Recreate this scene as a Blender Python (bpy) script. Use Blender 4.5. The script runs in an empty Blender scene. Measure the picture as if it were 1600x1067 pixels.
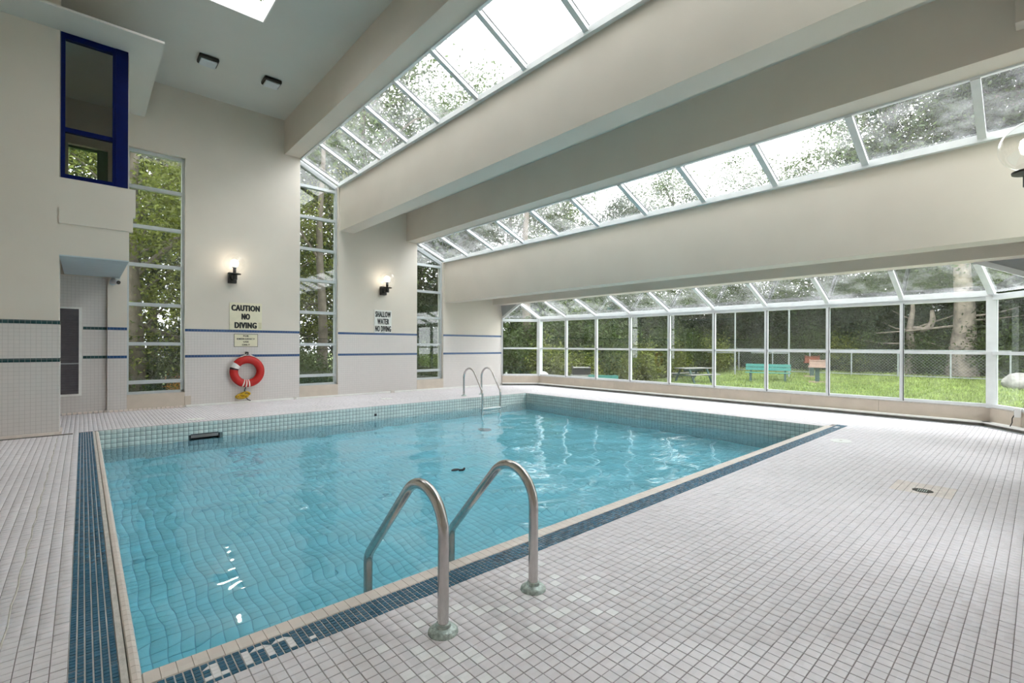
import bpy, math, random
import numpy as np
from mathutils import Vector, Matrix

random.seed(7); rng = np.random.default_rng(11)
scene = bpy.context.scene
col = scene.collection

# ------------------------------------------------------------------ camera
F, CX, HY, CAMH = 745.0, 800.0, 539.34, 1.25
YAW = math.atan((800 - 129.6) / F); ROLL = math.atan(5.77 / 1498.1)
fw = Vector((math.sin(YAW), math.cos(YAW), 0)); r0 = Vector((math.cos(YAW), -math.sin(YAW), 0)); u0 = Vector((0, 0, 1))
rt = r0 * math.cos(ROLL) + u0 * math.sin(ROLL); up = u0 * math.cos(ROLL) - r0 * math.sin(ROLL)
cam_d = bpy.data.cameras.new('camera'); cam = bpy.data.objects.new('camera', cam_d); col.objects.link(cam)
cam.matrix_world = Matrix(((rt.x, up.x, -fw.x, 0), (rt.y, up.y, -fw.y, 0), (rt.z, up.z, -fw.z, CAMH), (0, 0, 0, 1)))
cam_d.sensor_width = 36; cam_d.lens = 36 * F / 1600; cam_d.shift_y = (HY - 533.5) / 1600
cam_d.clip_start = 0.03; cam_d.clip_end = 500
scene.camera = cam

# ------------------------------------------------------------------ sky, exposure
SKY = 1.55
world = bpy.data.worlds.new('overcast_sky'); scene.world = world; world.use_nodes = True
wn = world.node_tree.nodes; wl = world.node_tree.links
wn['Background'].inputs['Color'].default_value = (0.97, 0.985, 1.0, 1)
wn['Background'].inputs['Strength'].default_value = SKY
vs = scene.view_settings
vs.view_transform = 'Standard'; vs.look = 'None'; vs.gamma = 1; vs.use_curve_mapping = False
vs.exposure = 2.32
cy = scene.cycles
cy.use_denoising = True
cy.max_bounces = 18; cy.diffuse_bounces = 9; cy.glossy_bounces = 5; cy.transmission_bounces = 10; cy.transparent_max_bounces = 16
cy.sample_clamp_indirect = 8

# ------------------------------------------------------------------ materials
M = {}
def nt(name):
    m = bpy.data.materials.new(name); m.use_nodes = True
    n = m.node_tree.nodes; l = m.node_tree.links
    return m, n, l, n['Principled BSDF']

def pmat(key, color, rough=0.6, metal=0.0, var=0.06, nscale=6.0, bump=0.0, bscale=60.0, spec=0.5, island=0.0):
    """principled material with a procedural noise variation of the colour"""
    m, n, l, b = nt(key)
    b.inputs['Roughness'].default_value = rough; b.inputs['Metallic'].default_value = metal
    b.inputs['Specular IOR Level'].default_value = spec
    geo = n.new('ShaderNodeNewGeometry')
    noi = n.new('ShaderNodeTexNoise'); noi.inputs['Scale'].default_value = nscale; noi.inputs['Detail'].default_value = 4
    l.new(geo.outputs['Position'], noi.inputs['Vector'])
    mr = n.new('ShaderNodeMapRange'); mr.inputs['From Min'].default_value = 0.3; mr.inputs['From Max'].default_value = 0.7
    mr.inputs['To Min'].default_value = 1 - var; mr.inputs['To Max'].default_value = 1 + var
    l.new(noi.outputs['Fac'], mr.inputs['Value'])
    val = mr.outputs['Result']
    if island:
        ad = n.new('ShaderNodeMapRange'); ad.inputs['To Min'].default_value = 1 - island; ad.inputs['To Max'].default_value = 1 + island
        l.new(geo.outputs['Random Per Island'], ad.inputs['Value'])
        mu = n.new('ShaderNodeMath'); mu.operation = 'MULTIPLY'; l.new(val, mu.inputs[0]); l.new(ad.outputs['Result'], mu.inputs[1]); val = mu.outputs[0]
    mx = n.new('ShaderNodeVectorMath'); mx.operation = 'SCALE'; mx.inputs[0].default_value = color[:3]
    l.new(val, mx.inputs['Scale']); l.new(mx.outputs['Vector'], b.inputs['Base Color'])
    if bump:
        n2 = n.new('ShaderNodeTexNoise'); n2.inputs['Scale'].default_value = bscale; l.new(geo.outputs['Position'], n2.inputs['Vector'])
        bp = n.new('ShaderNodeBump'); bp.inputs['Strength'].default_value = bump; bp.inputs['Distance'].default_value = 0.01
        l.new(n2.outputs['Fac'], bp.inputs['Height']); l.new(bp.outputs['Normal'], b.inputs['Normal'])
    M[key] = m
    return m

def gridmat(key, axes, c1, c2, mortar, pitch, joint, rough=0.35, bump=0.4):
    """small square wall tiles, too small in the picture to build one by one"""
    m, n, l, b = nt(key)
    b.inputs['Roughness'].default_value = rough
    geo = n.new('ShaderNodeNewGeometry'); sep = n.new('ShaderNodeSeparateXYZ'); com = n.new('ShaderNodeCombineXYZ')
    l.new(geo.outputs['Position'], sep.inputs[0])
    l.new(sep.outputs[axes[0]], com.inputs[0]); l.new(sep.outputs[axes[1]], com.inputs[1])
    br = n.new('ShaderNodeTexBrick'); br.offset = 0; br.squash = 1
    br.inputs['Scale'].default_value = 1; br.inputs['Brick Width'].default_value = pitch; br.inputs['Row Height'].default_value = pitch
    br.inputs['Mortar Size'].default_value = joint; br.inputs['Mortar Smooth'].default_value = 0.1
    br.inputs['Color1'].default_value = (*c1, 1); br.inputs['Color2'].default_value = (*c2, 1); br.inputs['Mortar'].default_value = (*mortar, 1)
    l.new(com.outputs[0], br.inputs['Vector']); l.new(br.outputs['Color'], b.inputs['Base Color'])
    bp = n.new('ShaderNodeBump'); bp.inputs['Strength'].default_value = bump; bp.inputs['Distance'].default_value = 0.003; bp.invert = True
    l.new(br.outputs['Fac'], bp.inputs['Height']); l.new(bp.outputs['Normal'], b.inputs['Normal'])
    M[key] = m
    return m

def glassmat(key, tint, dirt=0.0, refl=1.0, dirtscale=(3, 3, 3)):
    """thin pane: clear with fresnel reflection, and dried dirt streaks"""
    m = bpy.data.materials.new(key); m.use_nodes = True
    n = m.node_tree.nodes; l = m.node_tree.links
    n.remove(n['Principled BSDF']); out = n['Material Output']
    tr = n.new('ShaderNodeBsdfTransparent'); tr.inputs['Color'].default_value = (*tint, 1)
    gl = n.new('ShaderNodeBsdfGlossy'); gl.inputs['Roughness'].default_value = 0.0; gl.inputs['Color'].default_value = (refl, refl, refl, 1)
    lw = n.new('ShaderNodeLayerWeight'); lw.inputs['Blend'].default_value = .5
    pw = n.new('ShaderNodeMath'); pw.operation = 'POWER'; pw.inputs[1].default_value = 5; l.new(lw.outputs['Facing'], pw.inputs[0])
    ml = n.new('ShaderNodeMath'); ml.operation = 'MULTIPLY_ADD'; ml.inputs[1].default_value = .92; ml.inputs[2].default_value = .07; l.new(pw.outputs[0], ml.inputs[0])
    mx = n.new('ShaderNodeMixShader'); l.new(ml.outputs[0], mx.inputs[0]); l.new(tr.outputs[0], mx.inputs[1]); l.new(gl.outputs[0], mx.inputs[2])
    last = mx
    if dirt:
        geo = n.new('ShaderNodeNewGeometry'); mp = n.new('ShaderNodeVectorMath'); mp.operation = 'MULTIPLY'; mp.inputs[1].default_value = dirtscale
        l.new(geo.outputs['Position'], mp.inputs[0])
        no = n.new('ShaderNodeTexNoise'); no.inputs['Scale'].default_value = 1; no.inputs['Detail'].default_value = 6; no.inputs['Roughness'].default_value = 0.65
        l.new(mp.outputs[0], no.inputs['Vector'])
        mr = n.new('ShaderNodeMapRange'); mr.inputs['From Min'].default_value = 0.42; mr.inputs['From Max'].default_value = 0.75
        mr.inputs['To Min'].default_value = dirt * 0.15; mr.inputs['To Max'].default_value = dirt; l.new(no.outputs['Fac'], mr.inputs['Value'])
        tl = n.new('ShaderNodeBsdfTranslucent'); tl.inputs['Color'].default_value = (.85, .88, .9, 1)
        m2 = n.new('ShaderNodeMixShader'); l.new(mr.outputs['Result'], m2.inputs[0]); l.new(mx.outputs[0], m2.inputs[1]); l.new(tl.outputs[0], m2.inputs[2])
        last = m2
    l.new(last.outputs[0], out.inputs['Surface'])
    M[key] = m
    return m

def tilemat(key, color, pitch, var, rough, tint2=None, wear=0.0):
    """glazed tile whose shade differs from tile to tile"""
    m, n, l, b = nt(key)
    b.inputs['Roughness'].default_value = rough
    geo = n.new('ShaderNodeNewGeometry')
    off = n.new('ShaderNodeVectorMath'); off.operation = 'ADD'; off.inputs[1].default_value = (50.012, 49.985, 50.0)
    l.new(geo.outputs['Position'], off.inputs[0])
    sn = n.new('ShaderNodeVectorMath'); sn.operation = 'SNAP'; sn.inputs[1].default_value = (pitch, pitch, pitch); l.new(off.outputs[0], sn.inputs[0])
    wn_ = n.new('ShaderNodeTexWhiteNoise'); l.new(sn.outputs[0], wn_.inputs['Vector'])
    mr = n.new('ShaderNodeMapRange'); mr.inputs['To Min'].default_value = 1 - var; mr.inputs['To Max'].default_value = 1 + var
    l.new(wn_.outputs['Value'], mr.inputs['Value'])
    no = n.new('ShaderNodeTexNoise'); no.inputs['Scale'].default_value = 0.9; no.inputs['Detail'].default_value = 5; l.new(geo.outputs['Position'], no.inputs['Vector'])
    m2 = n.new('ShaderNodeMapRange'); m2.inputs['From Min'].default_value = 0.3; m2.inputs['From Max'].default_value = 0.7
    m2.inputs['To Min'].default_value = 1 - wear; m2.inputs['To Max'].default_value = 1 + wear; l.new(no.outputs['Fac'], m2.inputs['Value'])
    mu = n.new('ShaderNodeMath'); mu.operation = 'MULTIPLY'; l.new(mr.outputs[0], mu.inputs[0]); l.new(m2.outputs[0], mu.inputs[1])
    mc = n.new('ShaderNodeMix'); mc.data_type = 'RGBA'; mc.inputs['A'].default_value = (*color, 1); mc.inputs['B'].default_value = (*(tint2 or color), 1)
    l.new(wn_.outputs['Color'], mc.inputs['Factor'])
    sc_ = n.new('ShaderNodeVectorMath'); sc_.operation = 'SCALE'; l.new(mc.outputs['Result'], sc_.inputs[0]); l.new(mu.outputs[0], sc_.inputs['Scale'])
    l.new(sc_.outputs['Vector'], b.inputs['Base Color'])
    M[key] = m
    return m

pmat('paint', (.66, .60, .525), .55, var=.025, nscale=1.5, bump=.06, bscale=120)
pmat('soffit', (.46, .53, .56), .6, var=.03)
pmat('ceiling_paint', (.62, .61, .565), .6, var=.02, nscale=1.2, bump=.05, bscale=120)
pmat('sill', (.56, .48, .40), .5, var=.06, nscale=5)
pmat('white_trim', (.78, .77, .74), .4, var=.05, nscale=9)
pmat('dark_gap', (.17, .16, .14), .8, var=.2, nscale=12)
pmat('aluminium', (.74, .76, .77), .35, .0, var=.04, nscale=8)
pmat('aluminium_mid', (.50, .53, .54), .35, .0, var=.05, nscale=8)
pmat('aluminium_dark', (.38, .40, .41), .4, .2, var=.06, nscale=8)
pmat('gasket', (.03, .03, .03), .6, var=.1)
pmat('navy', (.0006, .006, .075), .4, var=.15, nscale=7, spec=.15)
pmat('paint_green', (.05, .17, .06), .5, var=.1)
pmat('grout', (.27, .24, .235), .85, var=.25, nscale=2.2)
pmat('grout_light', (.52, .51, .51), .8, var=.15, nscale=9)
pmat('pool_wall_grout', (.17, .21, .205), .8, var=.15, nscale=4)
pmat('pool_grout', (.34, .68, .77), .8, var=.15, nscale=4)
pmat('cement', (.62, .58, .54), .8, var=.14, nscale=18, bump=.4, bscale=60)
tilemat('deck_tile', (.81, .755, .785), .0518, .045, .3, (.79, .755, .795), wear=.06)
tilemat('white_tile', (.90, .885, .90), .0518, .04, .3)
tilemat('pink_tile', (.80, .70, .67), .0518, .06, .4, (.82, .76, .72))
tilemat('coping_tile', (.80, .69, .63), .0518, .04, .35, (.80, .72, .66))
pmat('blue_tile', (.035, .135, .225), .22, var=.15, nscale=30, island=.35)
pmat('pool_tile', (.60, .665, .64), .25, var=.05, nscale=2, island=.07)
pmat('pool_floor_tile', (.54, .96, .995), .4, var=.05, nscale=1.0, island=.05)
gridmat('wall_tile_xz', 'XZ', (.64, .595, .57), (.62, .58, .555), (.46, .42, .40), .0518, .0016)
gridmat('wall_tile_yz', 'YZ', (.68, .63, .60), (.66, .615, .585), (.50, .46, .44), .0518, .0016)
gridmat('stripe_blue', 'XZ', (.018, .062, .17), (.024, .07, .185), (.20, .24, .32), .0518, .0014, .25)
gridmat('stripe_dark', 'XZ', (.012, .045, .05), (.02, .06, .065), (.22, .26, .26), .0518, .0018, .25)
pmat('steel', (.58, .55, .53), .2, 1.0, var=.08, nscale=25, bump=.02, bscale=200)
pmat('patina', (.50, .57, .54), .5, .6, var=.35, nscale=45, bump=.25, bscale=120)
pmat('white_plastic', (.88, .88, .86), .35, var=.02)
pmat('ring_red', (.46, .006, .003), .45, var=.07, nscale=10)
pmat('tape_white', (.8, .78, .76), .5, var=.04)
pmat('rope_white', (.75, .72, .66), .8, var=.1, nscale=60)
pmat('rope_yellow', (.62, .40, .03), .8, var=.25, nscale=60)
pmat('strap_black', (.02, .02, .025), .6, var=.2)
pmat('iron_black', (.014, .013, .012), .45, var=.2, nscale=40)
pmat('sign_cream', (.72, .67, .50), .5, var=.05, nscale=8)
pmat('sign_white', (.76, .76, .73), .5, var=.03, nscale=8)
pmat('sign_frame', (.20, .20, .17), .5, var=.1)
pmat('ink', (.008, .008, .008), .6, var=.1)
pmat('ink_gold', (.42, .33, .12), .6, var=.1)
pmat('louvre', (.105, .095, .105), .5, var=.12, nscale=14)
pmat('lens_grey', (.62, .65, .68), .25, var=.05, nscale=30)
pmat('camera_shell', (.55, .57, .58), .3, var=.05)
pmat('drain_metal', (.06, .055, .045), .6, .4, var=.3, nscale=40)
pmat('leaf_dark', (.026, .044, .013), .55, var=.3, nscale=1.2, island=.45, spec=.3)
pmat('leaf_mid', (.052, .080, .017), .55, var=.3, nscale=1.0, island=.45, spec=.3)
pmat('leaf_lime', (.15, .175, .03), .55, var=.25, nscale=1.0, island=.4, spec=.3)
pmat('leaf_orange', (.36, .17, .035), .6, var=.3, nscale=2, island=.4, spec=.3)
for k in ('leaf_dark', 'leaf_mid', 'leaf_lime', 'leaf_orange'):
    m = M[k]; n = m.node_tree.nodes; l = m.node_tree.links; b = n['Principled BSDF']
    t = n.new('ShaderNodeBsdfTranslucent'); mx = n.new('ShaderNodeMixShader'); mx.inputs[0].default_value = .35
    l.new(b.inputs['Base Color'].links[0].from_socket, t.inputs['Color'])
    l.new(b.outputs[0], mx.inputs[1]); l.new(t.outputs[0], mx.inputs[2]); l.new(mx.outputs[0], n['Material Output'].inputs['Surface'])
pmat('bark', (.10, .082, .062), .9, var=.35, nscale=5, bump=.8, bscale=18)
pmat('bark_pale', (.17, .14, .115), .9, var=.45, nscale=4, bump=.8, bscale=16)
pmat('lawn', (.14, .195, .04), .9, var=.3, nscale=1.3, bump=.8, bscale=40)
pmat('grass_blade', (.215, .275, .075), .7, var=.3, nscale=1.1, island=.4)
pmat('paint_teal', (.045, .21, .18), .5, var=.1, nscale=9)
pmat('weathered_wood', (.25, .245, .23), .8, var=.15, nscale=9)
pmat('dark_green_wood', (.035, .07, .06), .7, var=.2, nscale=9)
pmat('rust', (.16, .045, .025), .8, var=.35, nscale=14)
pmat('grill_stone', (.34, .23, .19), .8, var=.2, nscale=14)
pmat('galvanised', (.32, .34, .34), .5, .5, var=.15, nscale=20)
pmat('rock', (.30, .28, .26), .9, var=.25, nscale=6, bump=.6, bscale=10)
pmat('white_chair', (.62, .62, .58), .5, var=.05)
glassmat('glass_wall', (.66, .70, .69), .04, dirtscale=(2, 2, 1.2))
glassmat('glass_roof', (.93, .96, .96), .15, dirtscale=(3, 2.2, 2))
glassmat('glass_clear', (.97, .97, .97), 0)
glassmat('glass_box', (.80, .86, .84), 0)

def lampmat(key, color, strength):
    m = bpy.data.materials.new(key); m.use_nodes = True; n = m.node_tree.nodes; l = m.node_tree.links
    b = n['Principled BSDF']; b.inputs['Emission Color'].default_value = (*color, 1); b.inputs['Emission Strength'].default_value = strength
    b.inputs['Base Color'].default_value = (*color, 1); M[key] = m
lampmat('bulb', (1.0, .92, .78), 4)

wm = bpy.data.materials.new('pool_water'); wm.use_nodes = True
n = wm.node_tree.nodes; l = wm.node_tree.links; n.remove(n['Principled BSDF'])
g = n.new('ShaderNodeBsdfGlass'); g.inputs['IOR'].default_value = 1.33; g.inputs['Roughness'].default_value = 0
va = n.new('ShaderNodeVolumeAbsorption'); va.inputs['Color'].default_value = (.0, .75, .997, 1); va.inputs['Density'].default_value = .24
l.new(g.outputs[0], n['Material Output'].inputs['Surface']); l.new(va.outputs[0], n['Material Output'].inputs['Volume'])
M['water'] = wm

# ------------------------------------------------------------------ mesh helpers
class MB:
    def __init__(s): s.v = []; s.f = []; s.m = []
    def add(s, vs_, fs, mi=0):
        o = len(s.v); s.v += [tuple(p) for p in vs_]; s.f += [tuple(i + o for i in f) for f in fs]; s.m += [mi] * len(fs); return s
    def box(s, x0, x1, y0, y1, z0, z1, mi=0):
        return s.add([(x, y, z) for z in (z0, z1) for y in (y0, y1) for x in (x0, x1)],
                     [(0, 2, 3, 1), (4, 5, 7, 6), (0, 1, 5, 4), (2, 6, 7, 3), (0, 4, 6, 2), (1, 3, 7, 5)], mi)
    def bar(s, p, q, w, h, upv=(0, 0, 1), mi=0, cap=True):
        """rectangular bar from p to q: w sideways, h along upv"""
        p = Vector(p); q = Vector(q); d = (q - p).normalized(); u = Vector(upv); sd = d.cross(u).normalized(); u = sd.cross(d).normalized()
        vs_ = [e + sd * a * w / 2 + u * b * h / 2 for e in (p, q) for a, b in ((-1, -1), (1, -1), (1, 1), (-1, 1))]
        return s.add(vs_, [(0, 1, 2, 3), (7, 6, 5, 4), (0, 4, 5, 1), (1, 5, 6, 2), (2, 6, 7, 3), (3, 7, 4, 0)], mi)
    def tube(s, pts, rad, seg=12, mi=0, closed=False):
        pts = [Vector(p) for p in pts]; N = len(pts)
        rads = rad if isinstance(rad, (list, tuple)) else [rad] * N
        T = []
        for i in range(N):
            a = pts[(i - 1) % N] if (i or closed) else pts[0]; b = pts[(i + 1) % N] if (i < N - 1 or closed) else pts[-1]
            T.append((b - a).normalized())
        ref = Vector((0, 0, 1)) if abs(T[0].z) < .9 else Vector((1, 0, 0))
        nn = (ref - T[0] * ref.dot(T[0])).normalized(); vs_ = []
        for i in range(N):
            nn = (nn - T[i] * nn.dot(T[i])).normalized(); bb = T[i].cross(nn)
            for k in range(seg):
                a = 2 * math.pi * k / seg
                vs_.append(pts[i] + (nn * math.cos(a) + bb * math.sin(a)) * rads[i])
        fs = []
        for i in range(N if closed else N - 1):
            j = (i + 1) % N
            for k in range(seg):
                k2 = (k + 1) % seg; fs.append((i * seg + k, i * seg + k2, j * seg + k2, j * seg + k))
        if not closed:
            fs.append(tuple(reversed(range(seg)))); fs.append(tuple((N - 1) * seg + k for k in range(seg)))
        return s.add(vs_, fs, mi)
    def lathe(s, prof, c=(0, 0, 0), seg=24, axis='Z', mi=0):
        """prof: list of (r, h) revolved around an axis through c"""
        vs_ = []; c = Vector(c)
        for r, h in prof:
            for k in range(seg):
                a = 2 * math.pi * k / seg; x, y = r * math.cos(a), r * math.sin(a)
                p = (x, y, h) if axis == 'Z' else ((x, h, y) if axis == 'Y' else (h, x, y))
                vs_.append(c + Vector(p))
        fs = []
        for i in range(len(prof) - 1):
            for k in range(seg):
                k2 = (k + 1) % seg; fs.append((i * seg + k, i * seg + k2, (i + 1) * seg + k2, (i + 1) * seg + k))
        fs.append(tuple(reversed(range(seg)))); fs.append(tuple((len(prof) - 1) * seg + k for k in range(seg)))
        return s.add(vs_, fs, mi)
    def sphere(s, c, r, seg=24, rings=14, sc=(1, 1, 1), mi=0):
        c = Vector(c); vs_ = [c + Vector((0, 0, r * sc[2]))]
        for i in range(1, rings):
            t = math.pi * i / rings
            for k in range(seg):
                a = 2 * math.pi * k / seg
                vs_.append(c + Vector((r * sc[0] * math.sin(t) * math.cos(a), r * sc[1] * math.sin(t) * math.sin(a), r * sc[2] * math.cos(t))))
        vs_.append(c - Vector((0, 0, r * sc[2]))); L = len(vs_) - 1; fs = []
        for k in range(seg): fs.append((0, 1 + k, 1 + (k + 1) % seg))
        for i in range(rings - 2):
            for k in range(seg):
                a = 1 + i * seg; k2 = (k + 1) % seg; fs.append((a + k, a + seg + k, a + seg + k2, a + k2))
        a = 1 + (rings - 2) * seg
        for k in range(seg): fs.append((a + k, L, a + (k + 1) % seg))
        return s.add(vs_, fs, mi)
    def mesh(s, name):
        me = bpy.data.meshes.new(name); me.from_pydata(s.v, [], s.f); me.update(); return me
    def build(s, name, mats, parent=None, smooth=False, bevel=0.0, recalc=True):
        me = s.mesh(name)
        mats = mats if isinstance(mats, (list, tuple)) else [mats]
        for k in mats: me.materials.append(M[k])
        if len(mats) > 1: me.polygons.foreach_set('material_index', s.m)
        if recalc:
            import bmesh
            bm = bmesh.new(); bm.from_mesh(me); bmesh.ops.recalc_face_normals(bm, faces=bm.faces); bm.to_mesh(me); bm.free()
        o = bpy.data.objects.new(name, me); col.objects.link(o)
        if smooth:
            me.polygons.foreach_set('use_smooth', [True] * len(me.polygons))
            try: me.set_sharp_from_angle(angle=math.radians(40))
            except Exception: pass
        if bevel:
            bv = o.modifiers.new('edge', 'BEVEL'); bv.width = bevel; bv.segments = 2; bv.limit_method = 'ANGLE'
        if parent: put(o, parent)
        return o

def put(o, parent):
    o.parent = parent
    o.matrix_parent_inverse = parent.matrix_world.inverted() if parent.matrix_world != Matrix() else Matrix()

def tag(o, label, cat, group=None, kind=None):
    o['label'] = label; o['category'] = cat
    if group: o['group'] = group
    if kind: o['kind'] = kind
    return o

def empty(name, loc, label=None, cat=None, group=None, kind=None):
    o = bpy.data.objects.new(name, None); col.objects.link(o); o.location = loc; o.empty_display_size = .1
    o.matrix_world = Matrix.Translation(loc)
    if label: tag(o, label, cat, group, kind)
    return o

def copy_tree(o, parent=None):
    c = o.copy(); col.objects.link(c)
    if parent: c.parent = parent
    for ch in o.children: copy_tree(ch, c)
    return c

def quads(name, V, Fq, mat, parent=None, kind=None, smooth=False):
    """fast mesh from numpy quads"""
    me = bpy.data.meshes.new(name); V = np.asarray(V, np.float32); Fq = np.asarray(Fq, np.int32)
    me.vertices.add(len(V)); me.vertices.foreach_set('co', V.ravel())
    me.loops.add(Fq.size); me.loops.foreach_set('vertex_index', Fq.ravel())
    me.polygons.add(len(Fq)); me.polygons.foreach_set('loop_start', np.arange(0, Fq.size, Fq.shape[1], dtype=np.int32))
    if smooth: me.polygons.foreach_set('use_smooth', np.ones(len(Fq), bool))
    me.update(calc_edges=True); me.validate()
    for k in ([mat] if isinstance(mat, str) else mat): me.materials.append(M[k])
    o = bpy.data.objects.new(name, me); col.objects.link(o)
    if kind: o['kind'] = kind
    if parent: put(o, parent)
    return o

BV = np.array([[-1, -1, -1], [1, -1, -1], [1, 1, -1], [-1, 1, -1], [-1, -1, 1], [1, -1, 1], [1, 1, 1], [-1, 1, 1]], float)
def tile_verts(sx, sy, h, ch=.0012):
    """one tile lying flat: top face at z=0, chamfered rim"""
    v = []
    for z, g_ in ((-h, 0), (-ch, 0), (0, ch)):
        for a, b in ((-1, -1), (1, -1), (1, 1), (-1, 1)): v.append((a * (sx / 2 - g_), b * (sy / 2 - g_), z))
    return np.array(v)
TF = np.array([[8, 9, 10, 11]] + [[i, (i + 1) % 4, 4 + (i + 1) % 4, 4 + i] for i in range(4)] + [[4 + i, 4 + (i + 1) % 4, 8 + (i + 1) % 4, 8 + i] for i in range(4)])
def tile_field(name, centers, sx, sy, mat, parent, h=.006, jitter=.0006, frame=None):
    """many tiles joined; frame maps local (u,v,w) to world"""
    c = np.asarray(centers, float)
    t = tile_verts(sx, sy, h)
    ct = np.zeros((len(c), 1, 3)); ct[:, 0, :2] = c[:, :2]; ct[:, 0, 2] = rng.normal(0, jitter, len(c))
    V = (t[None] + ct).reshape(-1, 3)
    if frame is not None:
        o, ax, ay, az = [np.array(a, float) for a in frame]; V = o + V[:, :1] * ax + V[:, 1:2] * ay + V[:, 2:] * az
    Fq = (TF[None] + 12 * np.arange(len(c))[:, None, None]).reshape(-1, 4)
    return quads(name, V, Fq, mat, parent, 'stuff')
def tile_mesh(name, sx, sy, mat, h=.006):
    me = bpy.data.meshes.new(name); me.from_pydata([tuple(p) for p in tile_verts(sx, sy, h)], [], [tuple(f) for f in TF]); me.update()
    me.materials.append(M[mat]); return me
FWn, RTn, UPn = [np.array(a) for a in (fw, rt, up)]
def px(P):
    d = np.asarray(P, float) - np.array((0, 0, CAMH)); z = d @ FWn
    return np.stack([CX + F * (d @ RTn) / z, HY - F * (d @ UPn) / z, z], -1)
def pick(c, n_, size):
    """indices of the n_ cells that show largest in the picture"""
    P = np.c_[c, np.zeros(len(c))]; q = px(P)
    ok = (q[:, 2] > .1) & (q[:, 0] > 0) & (q[:, 0] < 1600) & (q[:, 1] > 0) & (q[:, 1] < 1067)
    s_ = np.where(ok, 1 / np.maximum(q[:, 2], .1), -1); o = np.argsort(-s_)[:n_]
    return o[s_[o] > 0]
def tile_floor(cells, sx, sy, mat, parent, single='tile', field='tile_field', n_=300, h=.006):
    cells = np.asarray(cells, float); near = pick(cells, n_, sx); me = tile_mesh(single, sx, sy, mat, h)
    for i in near:
        o = bpy.data.objects.new(single, me); col.objects.link(o); o.location = (cells[i, 0], cells[i, 1], float(rng.normal(0, .0005)))
        o.parent = parent
    rest = np.ones(len(cells), bool); rest[near] = False
    if rest.any(): tile_field(field, cells[rest], sx, sy, mat, parent, h)

# ------------------------------------------------------------------ dimensions of the hall
YF, YN = 11.35, -.20            # far and near walls
XL, XW = -1.6, 10.70            # left wall, glass wall
PX0, PX1, PY0, PY1 = .17, 8.65, 2.29, 9.05   # pool edge
WZ = -.28                       # water level
PD = -1.25                      # pool floor
ZC = 6.26

# ------------------------------------------------------------------ floor / deck
fb = MB()
for a in ((XL, XW + .1, YN - .2, 2.19), (XL, .107, 2.19, PY1 + .005), (PX1 + .005, XW + .1, 2.19, PY1 + .005), (XL, XW + .1, PY1 + .005, YF + .3)): fb.box(a[0], a[1], a[2], a[3], -.25, -.0035)
floor = tag(fb.build('floor', 'grout'), 'pool deck floor of small pale grey square tiles with dark joints', 'floor', kind='structure')
P_ = .0518
BX, BY = -.04, 2.045            # outer edges of the blue bands
ci = np.arange(-31, 210); cj = np.arange(-44, 180)
gx, gy = np.meshgrid(BX + (ci + .5) * P_, BY + (cj + .5) * P_, indexing='ij'); gx = gx.ravel(); gy = gy.ravel()
inband = (gx > BX) & (gx < 8.97) & (gy > BY) & (gy < PY1 + .02) & ~((gx > PX1) & (gy > 2.25))
inside = (gx > XL) & (gx < XW - .05) & (gy > YN) & (gy < YF) & ~((gx < -.24) & (gy > 9.0) & (gy < 9.4)) & (gx - 9.8 + (gy - 10.59) * .9 / .76 < .86)
keep = inside & ~inband & ~((gx > PX0 - .02) & (gx < PX1) & (gy > PY0) & (gy < PY1))
gx, gy = gx[keep], gy[keep]
patch = (gx > 5.27) & (gx < 5.685) & (gy > .475) & (gy < .91)
dr = np.hypot(gx - 5.43, gy - .69)
# replaced whiter tiles around the ladder feet
hsh = (np.floor(gx * 977) * 31 + np.floor(gy * 977) * 17) % 7
near_lad = np.minimum(np.hypot(gx - 1.22, gy - 1.68), np.hypot(gx - 1.74, gy - 1.66))
white = (~patch) & (near_lad < .34) & ((hsh < 1) | ((hsh < 2) & (near_lad < .2)))
cells = np.c_[gx, gy]
tile_floor(cells[~patch & ~white], .0488, .0488, 'deck_tile', floor)
for nm, sel, mt in (('pale_tile', white, 'white_tile'), ('drain_tile', patch & (dr > .055), 'pink_tile')):
    me = tile_mesh(nm, .0482, .0482, mt)
    for x, y in cells[sel]:
        o = bpy.data.objects.new(nm, me); col.objects.link(o); o.location = (x, y, .0004); o.parent = floor
# pale caulk joint down the side deck
MB().tube([(-.247 + .004 * math.sin(i * 1.7), 1.6 + i * .12, -.0005) for i in range(60)], .004, 6).build('caulk_joint', 'cement', floor)

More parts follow.
